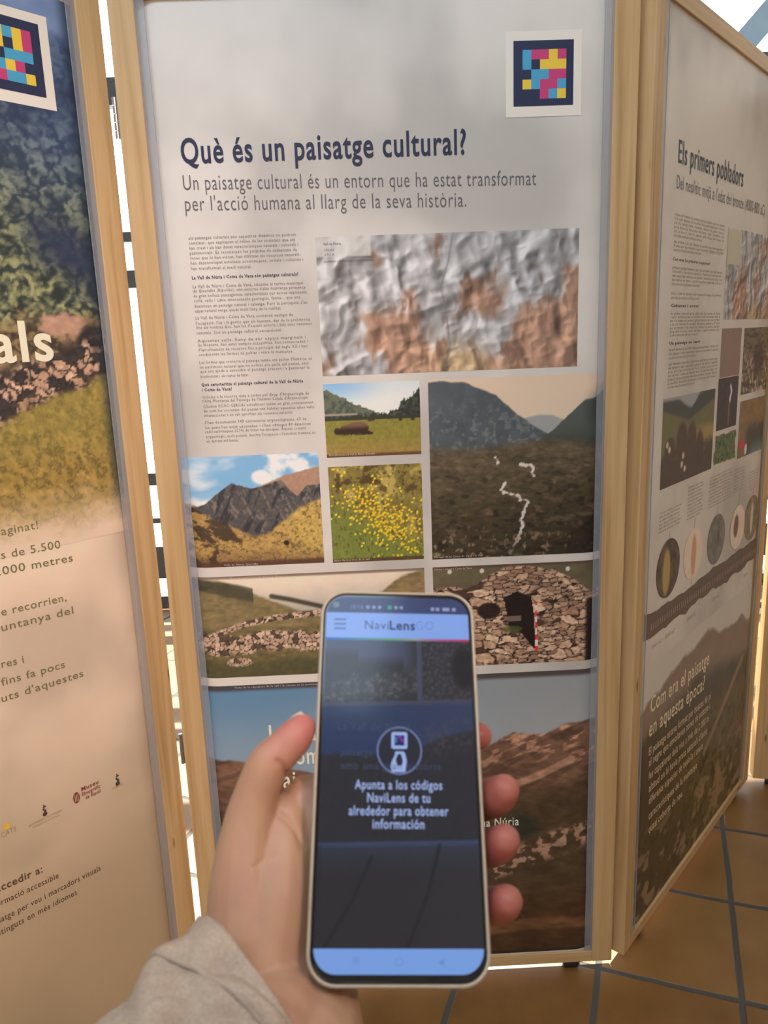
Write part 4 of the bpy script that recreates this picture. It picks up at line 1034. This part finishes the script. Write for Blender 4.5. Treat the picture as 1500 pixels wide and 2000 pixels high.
def dline(P, pts):
    d = np.full(len(P), 9.0)
    for a, b_ in zip(pts[:-1], pts[1:]):
        a = np.array(a); b_ = np.array(b_); ab = b_ - a; t = np.clip(((P - a) @ ab) / (ab @ ab), 0, 1)
        d = np.minimum(d, np.linalg.norm(P - a - t[:, None] * ab, axis=1))
    return d
front = no[:, 2] > -.1
def crease(pts, depth, w):
    global co
    pts = [(p[0], p[1]) for p in pts]
    d = np.full(len(co), 9.0); P = co[:, :2]
    for a, b_ in zip(pts[:-1], pts[1:]):
        a = np.array(a); b_ = np.array(b_); ab = b_ - a; t = np.clip(((P - a) @ ab) / (ab @ ab), 0, 1)
        d = np.minimum(d, np.linalg.norm(P - a - t[:, None] * ab, axis=1))
    k = np.exp(-(d / w) ** 2) * front
    co = co - no * (k * depth)[:, None]
crease([(-.0558, .0020), (-.0530, -.0005), (-.0510, -.0035)], .0016, .0012)
crease([(-.0560, -.0190), (-.0508, -.0222), (-.0459, -.0276), (-.0433, -.0335)], .0012, .0012)
crease([(-.0640, -.0420), (-.0580, -.0370), (-.0540, -.0345)], .0005, .0010)
crease([(-.0700, -.0800), (-.0560, -.0860), (-.0440, -.0930)], .0006, .0012)
hm.vertices.foreach_set('co', co.reshape(-1)); hm.update()
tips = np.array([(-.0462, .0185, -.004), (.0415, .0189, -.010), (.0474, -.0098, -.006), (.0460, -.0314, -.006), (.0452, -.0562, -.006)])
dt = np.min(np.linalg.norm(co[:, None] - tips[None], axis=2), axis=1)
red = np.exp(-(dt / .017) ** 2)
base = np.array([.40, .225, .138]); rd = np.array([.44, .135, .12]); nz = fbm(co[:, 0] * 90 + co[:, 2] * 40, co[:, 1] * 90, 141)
rd_shade = np.where((co[:, 0] > 0)[:, None], np.array([.27, .06, .055]), rd)  # right fingertips: skin redness plus shade painted into the tint
tint = base * (1 - red[:, None]) + rd_shade * red[:, None]
tint = tint * (.92 + .16 * nz[:, None]); tint[:, 1] *= (.95 + .10 * vno(co[:, 0] * 160, co[:, 1] * 160, 142))
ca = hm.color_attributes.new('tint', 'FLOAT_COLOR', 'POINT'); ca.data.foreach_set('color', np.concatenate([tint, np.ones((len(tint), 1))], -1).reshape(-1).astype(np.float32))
hm.polygons.foreach_set('use_smooth', [True] * len(hm.polygons))
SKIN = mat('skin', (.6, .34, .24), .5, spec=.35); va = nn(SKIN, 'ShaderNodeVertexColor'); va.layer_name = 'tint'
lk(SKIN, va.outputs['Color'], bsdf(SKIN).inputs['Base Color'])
bsdf(SKIN).inputs['Subsurface Weight'].default_value = .18; bsdf(SKIN).inputs['Subsurface Radius'].default_value = (.010, .004, .002); bsdf(SKIN).inputs['Subsurface Scale'].default_value = .5
nt_ = nn(SKIN, 'ShaderNodeTexNoise'); nt_.inputs['Scale'].default_value = 900; tcn = nn(SKIN, 'ShaderNodeTexCoord'); lk(SKIN, tcn.outputs['Object'], nt_.inputs['Vector'])
bp = nn(SKIN, 'ShaderNodeBump'); bp.inputs['Strength'].default_value = .12; bp.inputs['Distance'].default_value = .0004; lk(SKIN, nt_.outputs[0], bp.inputs['Height']); lk(SKIN, bp.outputs[0], bsdf(SKIN).inputs['Normal'])
person = link_mesh('person', hm, SKIN); person.matrix_world = PM
tag(person, 'left hand of a person in a beige sleeve, holding up the phone', 'person')
NAIL = mat('nail', (.74, .52, .44), .3, spec=.5)
def nail(c, nrm, along, w, l):
    c = Vector(c); n_ = Vector(nrm).normalized(); a = Vector(along).normalized(); a = (a - n_ * a.dot(n_)).normalized(); s = n_.cross(a)
    b_ = MB(); vv = []; ff = []; M_, N_ = 8, 9
    for i in range(M_ + 1):
        for j in range(N_ + 1):
            x = -1 + 2 * i / M_; y = -1 + 2 * j / N_
            wx = w * (1 - .10 * y * y if y < 0 else (1 - .35 * y ** 3))
            vv.append(tuple(c + s * (x * wx) + a * (y * l) + n_ * (.0007 - .0028 * x * x - .0012 * y * y)))
    for i in range(M_):
        for j in range(N_): ff.append((i * (N_ + 1) + j, (i + 1) * (N_ + 1) + j, (i + 1) * (N_ + 1) + j + 1, i * (N_ + 1) + j + 1))
    b_.add(vv, ff); o = b_.build('fingernail', NAIL, person, smooth=True)
    sm = o.modifiers.new('t', 'SOLIDIFY'); sm.thickness = .0006
    return o
nail((-.0520, .0215, -.0045), (-.72, .66, .1), (.66, .70, 0), .0052, .0068)
nail((.0510, -.0082, -.0150), (.9, .25, -.5), (.1, .1, 1), .0052, .0055)
nail((.0495, -.0300, -.0150), (.9, .2, -.5), (.1, .1, 1), .0050, .0052)
nail((.0480, -.0550, -.0140), (.9, .2, -.5), (.1, .1, 1), .0046, .0048)

# sleeve: a loose tube round the forearm with folds and a hemmed cuff
CLOTH = noise_mat('beige_cloth', [(.3, (.34, .265, .20)), (.7, (.43, .345, .272))], (260, 260, 260), 3, 3, .9, .25, .1)
C0 = np.array([-0.0576, -0.1007, -0.0051]); C1 = np.array([-0.0753, -0.1302, 0.0072]); C2 = np.array([-0.0793, -0.1538, 0.0421])
def tube(name, t0, t1, nt, grow, parent, seed=151, amp=.0075, thick=.0022):
    ax0 = C1 - C0
    NA = 96; b_ = MB(); vv = []
    for i in range(nt + 1):
        t = t0 + (t1 - t0) * i / nt
        c = C0 * (1 - t) ** 2 + 2 * C1 * t * (1 - t) + C2 * t * t
        dv = Vector(2 * (C1 - C0) * (1 - t) + 2 * (C2 - C1) * t).normalized()
        s = Vector((.62, -.78, 0)); s = (s - dv * s.dot(dv)).normalized(); u = dv.cross(s)
        for j in range(NA):
            a = 2 * math.pi * j / NA
            ang = np.array([a * 1.4]); w_ = np.array([math.cos(a) * 1.6 + 5]); w2 = np.array([math.sin(a) * 1.6 + t * 4.2 + math.cos(a) * .8])
            wr = float(fbm(w_, w2 * 1.5, seed, 3)[0]) - .5
            r = .040 + .012 * t + grow + amp * 2.4 * wr * min(1, .35 + 3 * max(t, 0)) + .0026 * math.sin(a * 5 + t * 15 + wr * 9) * min(1, .2 + 2 * t) - .0012 * math.exp(-((t - .23) / .012) ** 2)
            sk = dv * (.017 * math.cos(a) * max(0, 1 - t * 1.5))
            vv.append(tuple(Vector(c) + sk + s * (r * 1.06 * math.cos(a)) + u * (r * .96 * math.sin(a))))
    ff = []
    for i in range(nt):
        for j in range(NA):
            k = (j + 1) % NA; ff.append((i * NA + j, i * NA + k, (i + 1) * NA + k, (i + 1) * NA + j))
    b_.add(vv, ff); o = b_.build(name, CLOTH, parent, smooth=True)
    sm = o.modifiers.new('t', 'SOLIDIFY'); sm.thickness = thick; sm.offset = 0
    return o
sl = tube('sleeve', 0.02, 1.0, 46, 0, person)
tube('cuff_hem', 0.0, .24, 12, .0016, sl, thick=.003)
